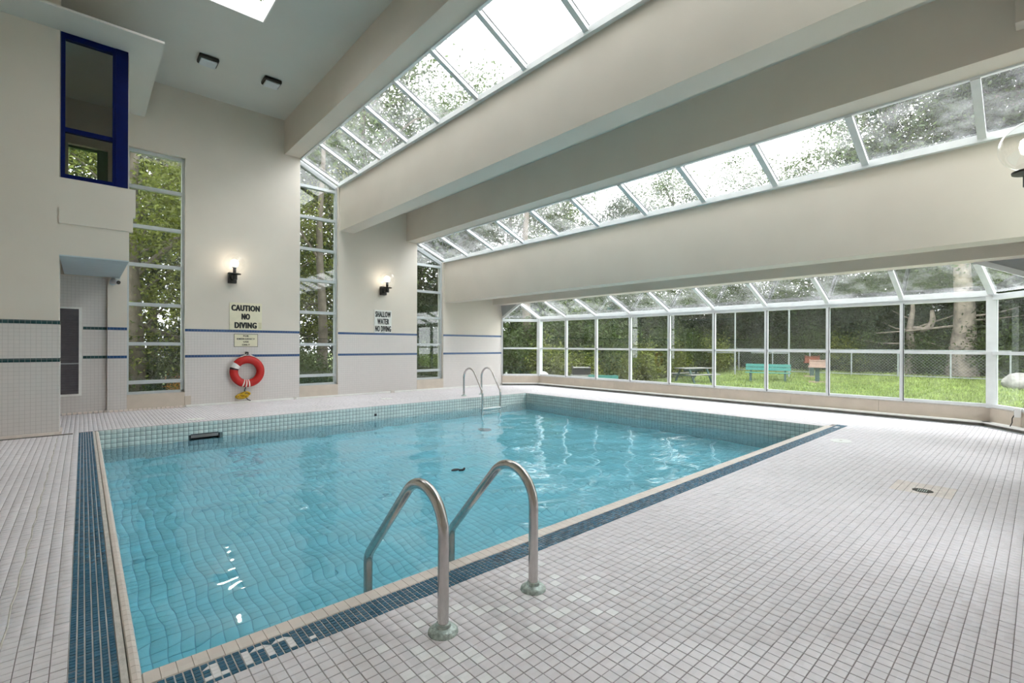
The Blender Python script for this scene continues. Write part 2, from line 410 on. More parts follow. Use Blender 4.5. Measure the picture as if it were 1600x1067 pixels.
# near blue band with the depth mark, and side band
def band(name, label, x0, x1, y0, y1, px_, py_, letters=None, xo=None):
    base = tag(MB().box(x0, x1, y0, y1, -.2, -.003).build(name, 'grout_light'), label, 'trim', kind='structure')
    nx = int(round((x1 - x0) / px_)); ny = int(round((y1 - y0) / py_))
    sx_, sy_ = (x1 - x0) / nx, (y1 - y0) / ny; C_ = []; W_ = []; H_ = []
    for i in range(nx):
        for j in range(ny):
            c = (x0 + (i + .5) * sx_, y0 + (j + .5) * sy_)
            k = letters.get((i, j)) if letters else None
            (W_ if k == 'w' else H_ if k else C_).append(c if k in (None, 'w') else (c, k))
    tile_floor(C_, sx_ - .0052, sy_ - .0052, 'blue_tile', base, 'blue_tile', 'blue_tile_field', 300, .005)
    me = tile_mesh('white_mark_tile', sx_ - .001, sy_ - .001, 'white_tile', .005)
    for x, y in W_:
        o = bpy.data.objects.new('white_mark_tile', me); col.objects.link(o); o.location = (x, y, .0003); o.parent = base
    a, b = (sx_ - .002) / 2, (sy_ - .002) / 2
    for (x, y), k in H_:     # tiles cut on the diagonal, half white and half blue
        c4 = [(x - a, y - b), (x + a, y - b), (x + a, y + b), (x - a, y + b)]
        tri = {'u': ((0, 1, 2), (0, 2, 3)), 'd': ((0, 1, 3), (1, 2, 3))}[k]
        for t_, mt in zip(tri, ('white_tile', 'blue_tile')):
            m_ = MB().add([(*c4[q], -.004) for q in t_] + [(*c4[q], .0) for q in t_], [(3, 4, 5), (0, 1, 4, 3), (1, 2, 5, 4), (2, 0, 3, 5)])
            m_.build('half_tile', mt, base)
    return base
iB = int(round((.39 - BX) / .0272 - .5))
L_ = {}
A_ = lambda c, j, k='w': L_.__setitem__((iB + c, j), k)   # j counts from the deck side
A_(-1, 1); A_(-1, 4, 'u')
for j in (1, 2, 3, 4): A_(0, j)
A_(1, 1)
for j in (1, 2, 3, 4): A_(4, j)
A_(5, 4, 'u'); A_(6, 4)
for j in (1, 2, 3): A_(7, j)
A_(7, 4, 'd'); A_(8, 4, 'u'); A_(9, 4)
for j in (1, 2, 3): A_(10, j)
A_(10, 4, 'd'); A_(13, 1)
t1 = band('trim_1', 'blue mosaic gutter band beside the pale coping with white depth mark', BX, 8.98, BY, 2.19, .0272, .0242, L_)
t2 = band('trim_2', 'narrow blue mosaic gutter band running from the ladder side to the column', BX, .107, 2.19, 9.03, .0245, .0255)
# white pieces in the far end of the band
for i in range(5):
    o = MB().box(8.62 + i * .028, 8.645 + i * .028, 2.10 + .02 * (i % 2), 2.15, -.001, .0012).build('white_mark_tile', 'white_tile', t1)
# coping: rounded tiles along both near edges
def coping_mesh(w, l_):
    b = MB(); prof = [(-w / 2, -.12), (-w / 2, -.004), (-w / 2 + .004, .001), (w / 2 - .016, .002), (w / 2 - .005, -.003), (w / 2, -.015), (w / 2, -.12)]
    n_ = len(prof); vs_ = [(s_ * l_ / 2, y, z) for s_ in (-1, 1) for y, z in prof]
    b.add(vs_, [(i, i + 1, n_ + i + 1, n_ + i) for i in range(n_ - 1)] + [tuple(range(n_)), tuple(reversed(range(n_, 2 * n_)))])
    me = b.mesh('coping_tile'); me.materials.append(M['coping_tile']); return me
c1 = tag(MB().box(PX0 - .035, PX1 + .15, 2.191, PY0 - .006, -.14, -.006).build('trim_3', 'cement'), 'pale rounded coping along the ladder side of the pool', 'trim', kind='structure')
cm = coping_mesh(.1, .0497)
for i in range(int((PX1 + .15 - PX0) / .052)):
    o = bpy.data.objects.new('coping_tile', cm); col.objects.link(o); o.location = (PX0 + .026 + i * .052, 2.241, 0); o.parent = c1
c2 = tag(MB().box(.108, .130, 2.191, PY1, -.14, .002).build('trim_4', 'cement'), 'thin pale coping lip with dark groove beside the narrow blue band', 'trim', kind='structure')
MB().box(.130, .168, 2.191, PY1, -.14, -.012).build('groove', 'dark_gap', c2)  # groove floor coloured dark to stand for its shadow line
cm2 = coping_mesh(.036, .0497)
for i in range(int((PY1 - 2.2) / .052)):
    o = bpy.data.objects.new('coping_tile', cm2); col.objects.link(o); o.location = (.153, 2.22 + i * .052, .001); o.rotation_euler.z = -math.pi / 2; o.parent = c2

# ------------------------------------------------------------------ pool basin
PT = .067
def pool_wall(name, label, body, origin, au, az, length, skip=None, hidden=False):
    w = tag(body.build(name, 'pool_wall_grout'), label, 'pool wall', kind='structure')
    nu = int(length / PT); nv = int(-PD / PT) + 1; uu, vv = np.meshgrid((np.arange(nu) + .5) * length / nu, -(np.arange(nv) + .5) * PT, indexing='ij')
    c = np.c_[uu.ravel(), vv.ravel()]
    if skip is not None: c = c[~skip(c[:, 0], c[:, 1])]
    tile_field('wall_tile_field', c, length / nu - .0055, PT - .0055, 'pool_tile', w, .003, .0004, (origin, au, (0, 0, 1), az))
    return w
SK = (1.28, 1.66, -.30, -.20)
fbod = MB().box(PX0 - .3, SK[0], PY1 + .003, PY1 + .3, PD - .2, -.004).box(SK[1], PX1 + .3, PY1 + .003, PY1 + .3, PD - .2, -.004)
fbod.box(SK[0], SK[1], PY1 + .003, PY1 + .3, PD - .2, SK[2]).box(SK[0], SK[1], PY1 + .003, PY1 + .3, SK[3], -.004)
pwf = pool_wall('pool_wall_far', 'pale green tiled pool wall below the deck under the signs', fbod, (PX0, PY1, 0), (1, 0, 0), (0, -1, 0), PX1 - PX0,
          lambda u, v: (u + PX0 > SK[0] - .03) & (u + PX0 < SK[1] + .03) & (v > SK[2] - .03) & (v < SK[3] + .03))
sk = MB(); sk.box(SK[0] - .01, SK[1] + .01, PY1 + .2, PY1 + .21, SK[2] - .01, SK[3] + .01)
sk.box(SK[0] - .02, SK[0], PY1 - .004, PY1 + .2, SK[2], SK[3]).box(SK[1], SK[1] + .02, PY1 - .004, PY1 + .2, SK[2], SK[3]).box(SK[0], SK[1], PY1 - .004, PY1 + .2, SK[3], SK[3] + .012)
sk.build('skimmer_mouth', 'strap_black', pwf)
MB().box(4.395, 4.445, PY1 - .008, PY1 + .02, -.2, -.15).build('return_inlet', 'strap_black', pwf)
pwr = pool_wall('pool_wall_right', 'shaded green tiled pool wall along the window side', MB().box(PX1 + .003, PX1 + .3, PY0 - .3, PY1 + .3, PD - .2, -.004),
          (PX1, PY0, 0), (0, 1, 0), (-1, 0, 0), PY1 - PY0)
pool_wall('pool_wall_near', 'tiled pool wall under the coping on the ladder side', MB().box(PX0 - .3, PX1 + .3, PY0 - .2, PY0 - .004, PD - .2, -.13), (PX0, PY0, -.13), (1, 0, 0), (0, 1, 0), PX1 - PX0)
pool_wall('pool_wall_left', 'tiled pool wall under the thin coping lip', MB().box(PX0 - .2, PX0 - .004, PY0 - .2, PY1 + .2, PD - .2, -.13), (PX0, PY0, -.13), (0, 1, 0), (1, 0, 0), PY1 - PY0)
pf = tag(MB().box(PX0 - .2, PX1 + .2, PY0 - .2, PY1 + .2, PD - .2, PD - .0035).build('pool_floor', 'pool_grout'), 'tiled pool floor seen wavy through the water', 'pool floor', kind='structure')
QT = .08; nu = int((PX1 - PX0) / QT); nv = int((PY1 - PY0) / QT)
uu, vv = np.meshgrid(PX0 + (np.arange(nu) + .5) * (PX1 - PX0) / nu, PY0 + (np.arange(nv) + .5) * (PY1 - PY0) / nv, indexing='ij')
tile_field('floor_tile_field', np.c_[uu.ravel(), vv.ravel()], (PX1 - PX0) / nu - .0045, (PY1 - PY0) / nv - .0045, 'pool_floor_tile', pf, .004, .0003, ((0, 0, PD), (1, 0, 0), (0, 1, 0), (0, 0, 1)))
# floor drain in the pool
dl = MB().lathe([(.14, 0), (.14, .008), (.12, .014), (.0, .016)], (6.1, 7.6, PD), 28)
dl.build('floor_drain', 'aluminium_dark', pf)

# water body with a rippled surface
nx_, ny_ = 300, 240
xs = np.linspace(PX0 - .0015, PX1 + .0015, nx_); ys = np.linspace(PY0 - .0015, PY1 + .0015, ny_)
XX, YY = np.meshgrid(xs, ys, indexing='ij'); ZZ = np.zeros_like(XX)
for i in range(46):
    lam = rng.uniform(.16, .9); th = rng.uniform(0, 2 * math.pi); k = 2 * math.pi / lam
    wx = XX + .25 * np.sin(YY * rng.uniform(.6, 1.6) + rng.uniform(0, 6)); wy = YY + .25 * np.sin(XX * rng.uniform(.6, 1.6) + rng.uniform(0, 6))
    ZZ += .0011 * lam ** .9 * np.sin(k * (wx * math.cos(th) + wy * math.sin(th)) + rng.uniform(0, 6.3))
V = np.c_[XX.ravel(), YY.ravel(), (WZ + ZZ).ravel()]
idx = np.arange(nx_ * ny_).reshape(nx_, ny_)
Fq = [np.stack([idx[:-1, :-1], idx[1:, :-1], idx[1:, 1:], idx[:-1, 1:]], -1).reshape(-1, 4)]
ring = np.r_[idx[:, 0], idx[-1, 1:], idx[-2::-1, -1], idx[0, -2:0:-1]]
Vb = V[ring].copy(); Vb[:, 2] = PD - .05; nb = len(V) + np.arange(len(ring))
Fq.append(np.stack([ring, nb, np.roll(nb, -1), np.roll(ring, -1)], -1))
V = np.r_[V, Vb]; cz = len(V); V = np.r_[V, [[(PX0 + PX1) / 2, (PY0 + PY1) / 2, PD - .05]]]
me = bpy.data.meshes.new('pool_water')
fl = [tuple(f) for f in np.concatenate(Fq).tolist()] + [(int(a), cz, int(b)) for a, b in zip(nb, np.roll(nb, -1))]
me.from_pydata(V.tolist(), [], fl); me.update(); me.materials.append(M['water'])
sm = np.zeros(len(fl), bool); sm[:(nx_ - 1) * (ny_ - 1)] = True; me.polygons.foreach_set('use_smooth', sm)
water = bpy.data.objects.new('pool_water', me); col.objects.link(water)
tag(water, 'clear aqua pool water with gentle ripples', 'water', kind='stuff')

# ------------------------------------------------------------------ end walls
ST1, ST2 = 1.525, 1.005         # blue stripe heights
W1, W2, W3 = (.607, 1.50), (3.68, 4.57), (6.74, 7.59)
SKY1 = ((3.69, 5.48), (4.60, 5.05)); SKY2 = ((6.74, 3.98), (7.63, 3.60))
GB = .31
def end_wall(name, label, yi, s):
    """s=+1 far wall, -1 near wall; inner face at yi"""
    y0, y1 = (yi, yi + .28) if s > 0 else (yi - .28, yi)
    b = MB()
    def B(xa, xb, za, zb): b.box(xa, xb, y0, y1, za, zb)
    if s > 0:
        b.box(XL - .2, .33, y0 + .07, y1, 0, 2.5); B(.33, W1[0], 0, ZC)
        B(XL - .2, .33, 2.44, 3.62); B(XL - .2, .33, 4.75, ZC); B(XL - .2, -.2, 3.62, 4.75)
    else: B(XL - .2, W1[0], 0, ZC)
    B(*W1, 0, GB - .02 if s > 0 else ZC); B(*W1, 4.93, ZC)
    B(W1[1], W2[0], 0, ZC); B(*W2, 0, GB - .02)
    B(W2[1], 4.62, 0, 5.05); B(4.62, 5.0, 0, 5.04); B(5.0, W3[0], 0, 4.76); B(*W3, 0, GB - .02)
    B(W3[1], 8.0, 0, 3.6); B(8.0, 9.40, 0, 3.26); B(9.40, 9.80, 0, 2.50)
    w = tag(b.build(name, 'paint'), label, 'wall', kind='structure')
    yt = yi - s * .006
    for xa, xb in ((.33, W1[0]), (W1[1], W2[0]), (W2[1], W3[0]), (W3[1], 9.80)):
        ya, yb = sorted((yt, yi)); MB().box(xa, xb, ya, yb, 0, ST1 - .026).build('wall_tile_panel', 'wall_tile_xz', w)
        for z in (ST1, ST2):
            ya, yb = sorted((yt - s * .002, yi)); MB().box(xa, xb, ya, yb, z - .026, z + .026).build('tile_stripe', 'stripe_blue', w)
    return w
wall_far = end_wall('wall_far', 'cream wall with blue striped tile dado, signs and strip windows', YF, 1)
wall_near = end_wall('wall_near', 'cream end wall facing the signs across the pool', YN, -1)
# recess panel beside the louvre
MB().box(XL, .325, YF + .064, YF + .071, 0, 2.44).build('wall_tile_panel', 'wall_tile_xz', wall_far)
for z in (ST1, ST2): MB().box(-.0, .325, YF + .060, YF + .066, z - .026, z + .026).build('tile_stripe', 'stripe_dark', wall_far)
wall_left = tag(MB().box(XL - .2, XL, YN - .3, YF + .3, 0, ZC).build('wall_left', 'paint'), 'cream side wall behind the wide column', 'wall', kind='structure')
# wide column with tiled lower half
colm = tag(MB().box(XL, -.245, 9.0, 9.4, 0, ZC).build('column', 'paint'), 'wide cream column with dark green tile stripes near the pool corner', 'column', kind='structure')
MB().box(XL, -.238, 8.992, 9.41, 0, ST1 + .01).build('wall_tile_panel', 'wall_tile_xz', colm)
for z in (ST1 + .012, ST2 + .02): MB().box(XL, -.236, 8.989, 9.41, z - .026, z + .026).build('tile_stripe', 'stripe_dark', colm)
MB().box(XL, -.215, 8.975, 9.43, 0, .045).build('base_tile', 'coping_tile', colm)
MB().box(XL, -.10, 8.93, 8.985, -.002, .008).build('base_gap', 'dark_gap', colm)

# white pipe/baseboard along the far wall
bf = tag(MB().box(1.52, 9.82, YF - .035, YF - .006, .012, .045).box(1.52, 9.82, YF - .032, YF - .01, 0, .013).build('baseboard_far', 'white_trim'), 'thin white skirting strip along the far wall base', 'baseboard', kind='structure')
MB().box(3.55, 3.6, YF - .05, YF - .004, .0, .06).box(5.95, 6.05, YF - .06, YF - .004, .0, .055).build('joint_cover', 'cement', bf)
bb = MB()
for i in range(34):
    x = -.9 + i * .07
    bb.box(x, x + .05, YF + (.02 if x < .33 else -.03), YF + (.066 if x < .33 else -.004), 0, .035)
tag(bb.build('baseboard_recess', 'coping_tile'), 'broken row of small base tiles under the recess and tall window', 'baseboard', kind='structure')

# ------------------------------------------------------------------ strip windows in end walls
def strip_window(name, label, xr, tops, bars, yi, s, slope=True):
    """tops: height at left and right"""
    w = empty(name, (sum(xr) / 2, yi, GB), label, 'window', kind='structure')
    xa, xb = xr; yc = yi + s * .13; d = .05; fwid = .05
    fr = MB()
    fr.box(xa, xa + fwid * .6, yc - d, yc + d, GB, tops[0]); fr.box(xb - fwid, xb, yc - d, yc + d, GB, tops[1])
    fr.box(xa, xb, yc - d, yc + d, GB - .02, GB + .03)
    fr.bar((xa, yc, tops[0] - .03), (xb, yc, tops[1] - .03), 2 * d, .06 if not slope else .10)
    fr.build('frame', 'aluminium_mid', w)
    zs = [GB + .03] + list(bars) + [None]
    for z in bars: MB().box(xa + .03, xb - .05, yc - d * 1.1, yc + d, z - .032, z + .032).build('transom', 'aluminium_mid', w)
    for a, b in zip(zs[:-1], zs[1:]):
        if b is None: tl, tr = tops[0] - .04, tops[1] - .04
        else: tl = tr = b
        m_ = MB(); m_.add([(xa + .02, yc - .003, a), (xb - .03, yc - .003, a), (xb - .03, yc - .003, tr), (xa + .02, yc - .003, tl), (xa + .02, yc + .003, a), (xb - .03, yc + .003, a), (xb - .03, yc + .003, tr), (xa + .02, yc + .003, tl)], [(0, 1, 2, 3)])
        m_.build('pane', 'glass_wall', w, recalc=False)
    return w
WB = [.52, 1.25, 2.0, 2.75, 3.48, 4.22]
for k, (yi, s, side) in enumerate(((YF, 1, 'far'), (YN, -1, 'opposite'))):  # near end wall windows are unseen, added to bring in more daylight
    if k == 0: strip_window('window_1', 'tall strip window of stacked panes beside the blue framed window', W1, (4.93, 4.93), WB, yi, s, False)
    strip_window(f'window_{(2, 4)[k]}', ['tall strip window with slanted top beside the caution sign', 'unseen tall slant-topped window added in the near end wall for light'][k], W2, (5.49, 5.05), WB + [4.93], yi, s)
    strip_window(f'window_{(3, 5)[k]}', ['short strip window with slanted top beside the shallow water sign', 'unseen short slant-topped window added in the near end wall for light'][k], W3, (3.96, 3.59), [.54, 1.26, 2.0, 2.73, 3.46], yi, s)
for xr in (W1, W2, W3):   # sloping sill under each
    MB().box(xr[0], xr[1], YF - .012, YF + .1, .03, GB - .015).build('sill_panel', 'sill', wall_far)
MB().box(1.50, 1.60, YF - .03, YF + .0, .04, .22).build('sill_block', 'sill', wall_far)

# ------------------------------------------------------------------ ceilings and beams
def beam(label, x0, x1, z0, z1, mat='paint'):
    return tag(MB().box(x0, x1, YN, YF, z0, z1).build('beam', mat), label, 'beam', kind='structure')
beam('topmost cream roof beam under the high ceiling', 3.34, 3.69, 5.50, ZC)
beam('deep cream beam face below the upper skylight', 4.60, 4.96, 3.99, 5.05)
beam('cream beam above the lower skylight', 6.41, 6.74, 4.00, 4.76)
beam('deep cream beam face below the lower skylight', 7.63, 8.0, 2.46, 3.60)
beam('low cream beam above the glass bay roof', 9.40, 9.74, 2.49, 3.26)
SL = (.95, 2.085, 6.5, 8.13)    # roof light opening
cb = MB()
cb.box(XL - .2, SL[0], YN - .3, YF + .3, ZC, ZC + .12); cb.box(SL[1], 3.69, YN - .3, YF + .3, ZC, ZC + .12)
cb.box(SL[0], SL[1], YN - .3, SL[2], ZC, ZC + .12); cb.box(SL[0], SL[1], SL[3], YF + .3, ZC, ZC + .12)
tag(cb.build('ceiling', 'ceiling_paint'), 'high grey-cream flat ceiling with square roof light opening', 'ceiling', kind='structure')
tag(MB().box(4.62, 6.74, YN - .3, YF + .3, 4.76, 4.88).build('ceiling', 'ceiling_paint'), 'flat ceiling strip between the two upper beams', 'ceiling', kind='structure')
tag(MB().box(7.65, 9.74, YN - .3, YF + .3, 3.26, 3.38).build('ceiling', 'ceiling_paint'), 'flat ceiling strip above the low beam', 'ceiling', kind='structure')
rl = empty('window_6', (1.5, 7.3, ZC), 'square white roof light set in the high ceiling', 'skylight', kind='structure')
rk = MB(); k0, k1 = ZC - .004, ZC + .3; rk.box(SL[0] + .001, SL[0] + .02, SL[2] + .02, SL[3] - .02, k0, k1).box(SL[1] - .02, SL[1] - .001, SL[2] + .02, SL[3] - .02, k0, k1).box(SL[0] + .001, SL[1] - .001, SL[2] + .001, SL[2] + .02, k0, k1).box(SL[0] + .001, SL[1] - .001, SL[3] - .02, SL[3] - .001, k0, k1)
rk.build('kerb', 'white_trim', rl)
MB().add([(SL[0], SL[2], ZC + .28), (SL[1], SL[2], ZC + .28), (SL[1], SL[3], ZC + .28), (SL[0], SL[3], ZC + .28)], [(0, 1, 2, 3)]).build('pane', 'glass_clear', rl, recalc=False)

def skylight(name, label, a, b, ys, ymin, ymax):
    w = empty(name, (b[0], (ymin + ymax) / 2, b[1]), label, 'skylight', kind='structure')
    A = Vector((a[0], 0, a[1])); B_ = Vector((b[0], 0, b[1])); d = (B_ - A).normalized(); nrm = Vector((-d.z, 0, d.x))
    if nrm.z < 0: nrm = -nrm
    up_ = nrm * .02
    for y in ys:
        yv = Vector((0, y, 0)); MB().bar(A + yv + up_, B_ + yv + up_, .075, .075, nrm).build('rafter', 'aluminium', w)
    MB().bar((b[0] - .03, ymin, b[1] + .02), (b[0] - .03, ymax, b[1] + .02), .07, .085).build('eave_rail', 'aluminium', w)
    MB().bar((a[0] + .015, ymin, a[1] + .03), (a[0] + .015, ymax, a[1] + .03), .05, .06).build('head_rail', 'aluminium', w)
    ed = sorted(set([ymin] + [y for y in ys if ymin < y < ymax] + [ymax]))
    for y0, y1 in zip(ed[:-1], ed[1:]):
        q = [A + Vector((0, y0, 0)) + nrm * .045, A + Vector((0, y1, 0)) + nrm * .045, B_ + Vector((0, y1, 0)) + nrm * .045, B_ + Vector((0, y0, 0)) + nrm * .045]
        MB().add(q, [(0, 1, 2, 3)]).build('pane', 'glass_roof', w, recalc=False)
    for y in ys: 
        yv = Vector((0, y - .035, 0)); MB().bar(A + yv + nrm * .05, B_ + yv + nrm * .05, .012, .02, nrm).build('gasket', 'gasket', w)
    return w
SY = [11.31 - 1.085 * k for k in range(11)]
skylight('window_7', 'upper sloping skylight between the topmost beam and the deep beam', *SKY1, SY, YN, YF)
skylight('window_8', 'lower sloping skylight of large dirty panes between two beams', *SKY2, SY, YN, YF)

# ------------------------------------------------------------------ glass bay
bay = empty('window_9', (XW, 5.5, GB), 'long glass bay wall of white framed panes facing the lawn', 'window', kind='structure')
ZH0, ZH1, ZM = 2.0, 2.07, 1.155
MY = [10.59 - 1.118 * k for k in range(10)]
Pf, Qf = Vector((9.80, YF, 0)), Vector((XW, MY[0], 0)); Pn, Qn = Vector((9.80, YN, 0)), Vector((XW, MY[-1], 0))
Rf, Rn = Vector((9.74, 10.48, 2.48)), Vector((9.74, .64, 2.48))
Z = lambda v, z: Vector((v.x, v.y, z))
def pane(pts, parent, mat='glass_wall'): MB().add(pts, [tuple(range(len(pts)))]).build('pane', mat, parent, recalc=False)
def bay_side(P, Q, ms):
    d = (Q - P).normalized(); nrm = Vector((0, 0, 1)).cross(d)
    for z, h in ((GB + .015, .05), (ZM, .05), ((ZH0 + ZH1) / 2, .09)):
        MB().bar(Z(P, z), Z(Q, z), .07, h).build('rail', 'aluminium', bay)
    for m_ in ms:
        MB().bar(Z(m_, GB), Z(m_, ZH0), .05, .09, nrm).build('mullion', 'aluminium', bay)
        MB().bar(Z(m_, GB) - nrm * .05 + d * .03, Z(m_, ZH0) - nrm * .05 + d * .03, .012, .012, nrm).build('gasket', 'gasket', bay)
    for a, b in zip(ms[:-1], ms[1:]):
        for z0, z1 in ((GB, ZM), (ZM, ZH0)): pane([Z(a, z0), Z(b, z0), Z(b, z1), Z(a, z1)], bay)
bay_side(Pf, Qf, [Pf, Qf]); bay_side(Qf, Qn, [Vector((XW, y, 0)) for y in MY]); bay_side(Qn, Pn, [Qn, Pn])
for q in (Qf, Qn): MB().bar(Z(q, GB - .02), Z(q, ZH1 + .02), .13, .13, (1, 0, 0)).build('corner_post', 'aluminium', bay)
# bay roof
for y in MY[1:-1]:
    MB().bar((XW, y, ZH1 + .02), (9.74, y, 2.50), .07, .07).build('rafter', 'aluminium', bay)
    MB().bar((XW, y - .035, ZH1 + .05), (9.74, y - .035, 2.53), .012, .02).build('gasket', 'gasket', bay)
for q, r, p in ((Qf, Rf, Pf), (Qn, Rn, Pn)):
    MB().bar(Z(q, ZH1 + .02), r + Vector((0, 0, .02)), .08, .08).build('hip_rafter', 'aluminium', bay)
    MB().bar(Z(p, ZH1 + .02), r + Vector((0, 0, .02)), .06, .07).build('hip_rafter', 'aluminium', bay)
    pane([Z(p, ZH1 + .04), Z(q, ZH1 + .04), r + Vector((0, 0, .03))], bay, 'glass_roof')
    MB().add([Z(p, ZH1 + .03), r + Vector((0, 0, .03)), Vector((9.74, p.y, 2.50)), Z(p, ZH1 + .05), r + Vector((0, 0, .05)), Vector((9.74, p.y, 2.52))],
             [(0, 1, 2), (3, 5, 4), (0, 3, 4, 1), (1, 4, 5, 2), (2, 5, 3, 0)]).build('infill_panel', 'aluminium_dark', bay)
ed = [Rf.y] + MY[1:-1] + [Rn.y]; eb = MY
for i in range(len(eb) - 1):
    pane([Vector((XW, eb[i], ZH1 + .05)), Vector((XW, eb[i + 1], ZH1 + .05)), Vector((9.74, ed[i + 1], 2.52)), Vector((9.74, ed[i], 2.52))], bay, 'glass_roof')
MB().bar((XW - .01, Qf.y, ZH1 + .03), (XW - .01, Qn.y, ZH1 + .03), .12, .09).build('eave_rail', 'aluminium', bay)
# sill wall below the bay: long beige tiles, white ledge and dark kerb
sw = empty('wall_right', (XW, 5.5, 0), 'low beige sill wall with white ledge under the glass bay', 'wall', kind='structure')
def sill_run(P, Q, step):
    d = (Q - P); L = d.length; d = d / L; n_ = max(1, round(L / step)); nrm = Vector((0, 0, 1)).cross(d)   # points to the room? fixed below
    if nrm.dot(Vector((5, 5.5, 0)) - P) < 0: nrm = -nrm
    MB().bar(Z(P, .15) - nrm * .03, Z(Q, .15) - nrm * .03, .12, .30).build('sill_body', 'cement', sw)
    for i in range(n_):
        a = P + d * (L * i / n_ + .002); b = P + d * (L * (i + 1) / n_ - .002)
        MB().bar(Z(a, .175) + nrm * .035, Z(b, .175) + nrm * .035, .02, .21).build('sill_tile', 'sill', sw)
    MB().bar(Z(P, .065) + nrm * .10, Z(Q, .065) + nrm * .10, .16, .022).build('ledge', 'white_trim', sw)
    MB().bar(Z(P, .027) + nrm * .09, Z(Q, .027) + nrm * .09, .14, .054).build('kerb_grille', 'dark_gap', sw)
    MB().bar(Z(P, .004) + nrm * .18, Z(Q, .004) + nrm * .18, .05, .012).build('kerb_strip', 'aluminium_dark', sw)
sill_run(Pf, Qf, .4); sill_run(Qf, Qn, 1.4); sill_run(Qn, Pn, .6)

# ------------------------------------------------------------------ upstairs box with blue window
bx = MB(); bx.box(-.245, .575, 9.0, 9.1, 3.12, 3.53).box(-.25, .545, 8.985, 9.1, 2.90, 3.12).box(-.245, .50, 9.0, 9.1, 2.47, 2.90)
bx.box(.44, .50, 9.1, YF, 2.47, 5.53).box(-.245, .44, 9.1, YF, 3.40, 3.53)
ob = tag(bx.build('balcony_box', 'paint'), 'cream projecting balcony box with stepped front under the blue window', 'balcony', kind='structure')
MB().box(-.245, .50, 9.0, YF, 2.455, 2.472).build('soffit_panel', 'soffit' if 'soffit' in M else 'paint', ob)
tag(MB().box(XL, .856, 8.40, YF, 5.535, 5.565).build('bulkhead', 'ceiling_paint'), 'grey-cream dropped ceiling slab above the blue window', 'bulkhead', kind='structure')
bw = empty('window_10', (.13, 9.0, 3.53), 'dark blue framed window high above the recess', 'window', kind='structure')
bf_ = MB(); bf_.box(-.235, -.19, 9.0, 9.08, 3.53, 5.53).box(.31, .345, 9.0, 9.08, 3.53, 5.53).box(-.19, .31, 9.0, 9.08, 3.53, 3.585).box(-.19, .31, 9.0, 9.08, 5.45, 5.53)
bf_.build('frame', 'navy', bw)
MB().box(.345, .485, 8.99, 9.10, 3.53, 5.53).build('post', 'navy', bw)
MB().box(-.19, .31, 9.01, 9.07, 4.17, 4.235).build('transom', 'navy', bw)
for z0, z1 in ((3.585, 4.17), (4.235, 5.45)): pane([Vector((-.19, 9.04, z0)), Vector((.31, 9.04, z0)), Vector((.31, 9.04, z1)), Vector((-.19, 9.04, z1))], bw, 'glass_box')
w12 = empty('window_11', (.06, YF, 3.62), 'small window at the back of the upstairs box', 'window', kind='structure')
MB().box(-.2, .33, YF + .1, YF + .16, 3.62, 3.66).box(-.2, .33, YF + .1, YF + .16, 4.71, 4.75).box(.18, .33, YF + .08, YF + .16, 3.62, 4.75).build('frame', 'paint_green', w12)
pane([Vector((-.2, YF + .13, 3.62)), Vector((.33, YF + .13, 3.62)), Vector((.33, YF + .13, 4.75)), Vector((-.2, YF + .13, 4.75))], w12, 'glass_clear')

# louvred vent in the recess
lv = empty('door_1', (-.2, YF + .05, .34), 'dark louvred door panel in pale frame within the recess', 'louvre', kind='structure')
LX0, LX1, LZ0, LZ1 = -.62, -.055, .36, 1.86; yl = YF + .058
MB().box(LX1, LX1 + .04, yl - .03, yl + .01, LZ0 - .03, LZ1 + .03).box(LX0 - .04, LX0, yl - .03, yl + .01, LZ0 - .03, LZ1 + .03).box(LX0, LX1, yl - .03, yl + .01, LZ0 - .035, LZ0).box(LX0, LX1, yl - .03, yl + .01, LZ1, LZ1 + .03).build('frame', 'white_trim', lv)
MB().box(LX0, LX1, yl, yl + .006, LZ0, LZ1).build('backing', 'gasket', lv)
MB().box(LX0, LX1, yl - .022, yl, .885, .91).build('lock_rail', 'aluminium_dark', lv)
sm_ = MB().add([(LX0, -.004, -.026), (LX1, -.004, -.026), (LX1, .0, -.020), (LX0, .0, -.020), (LX0, -.022, .016), (LX1, -.022, .016), (LX1, -.018, .022), (LX0, -.018, .022)], [(0, 3, 2, 1), (4, 5, 6, 7), (0, 1, 5, 4), (2, 3, 7, 6), (1, 2, 6, 5), (3, 0, 4, 7)]).mesh('slat')
sm_.materials.append(M['louvre'])
for i in range(36):
    z = LZ0 + .022 + i * .0413
    o = bpy.data.objects.new('slat', sm_); col.objects.link(o); o.matrix_world = Matrix.Translation((0, yl - .001, z)); o.parent = lv; o.matrix_parent_inverse = lv.matrix_world.inverted()

# security camera in the corner of the soffit
sc_ = empty('security_camera', (.42, YF - .03, 2.36), 'small grey security camera under the balcony soffit', 'camera')
MB().lathe([(.05, 0), (.05, .03), (.03, .04)], (.40, YF - .045, 2.36), 16, 'Y').build('mount', 'camera_shell', sc_, True)
MB().tube([(.40, YF - .04, 2.36), (.43, YF - .11, 2.37)], .016, 8).build('arm', 'iron_black', sc_, True)
MB().tube([(.39, YF - .10, 2.385), (.47, YF - .20, 2.355)], [.045, .04], 14).build('body', 'camera_shell', sc_, True)
MB().tube([(.468, YF - .197, 2.356), (.478, YF - .21, 2.352)], .034, 14).build('lens', 'iron_black', sc_, True)
MB().box(.38, .50, YF - .22, YF - .10, 2.425, 2.432).build('sun_hood', 'camera_shell', sc_)

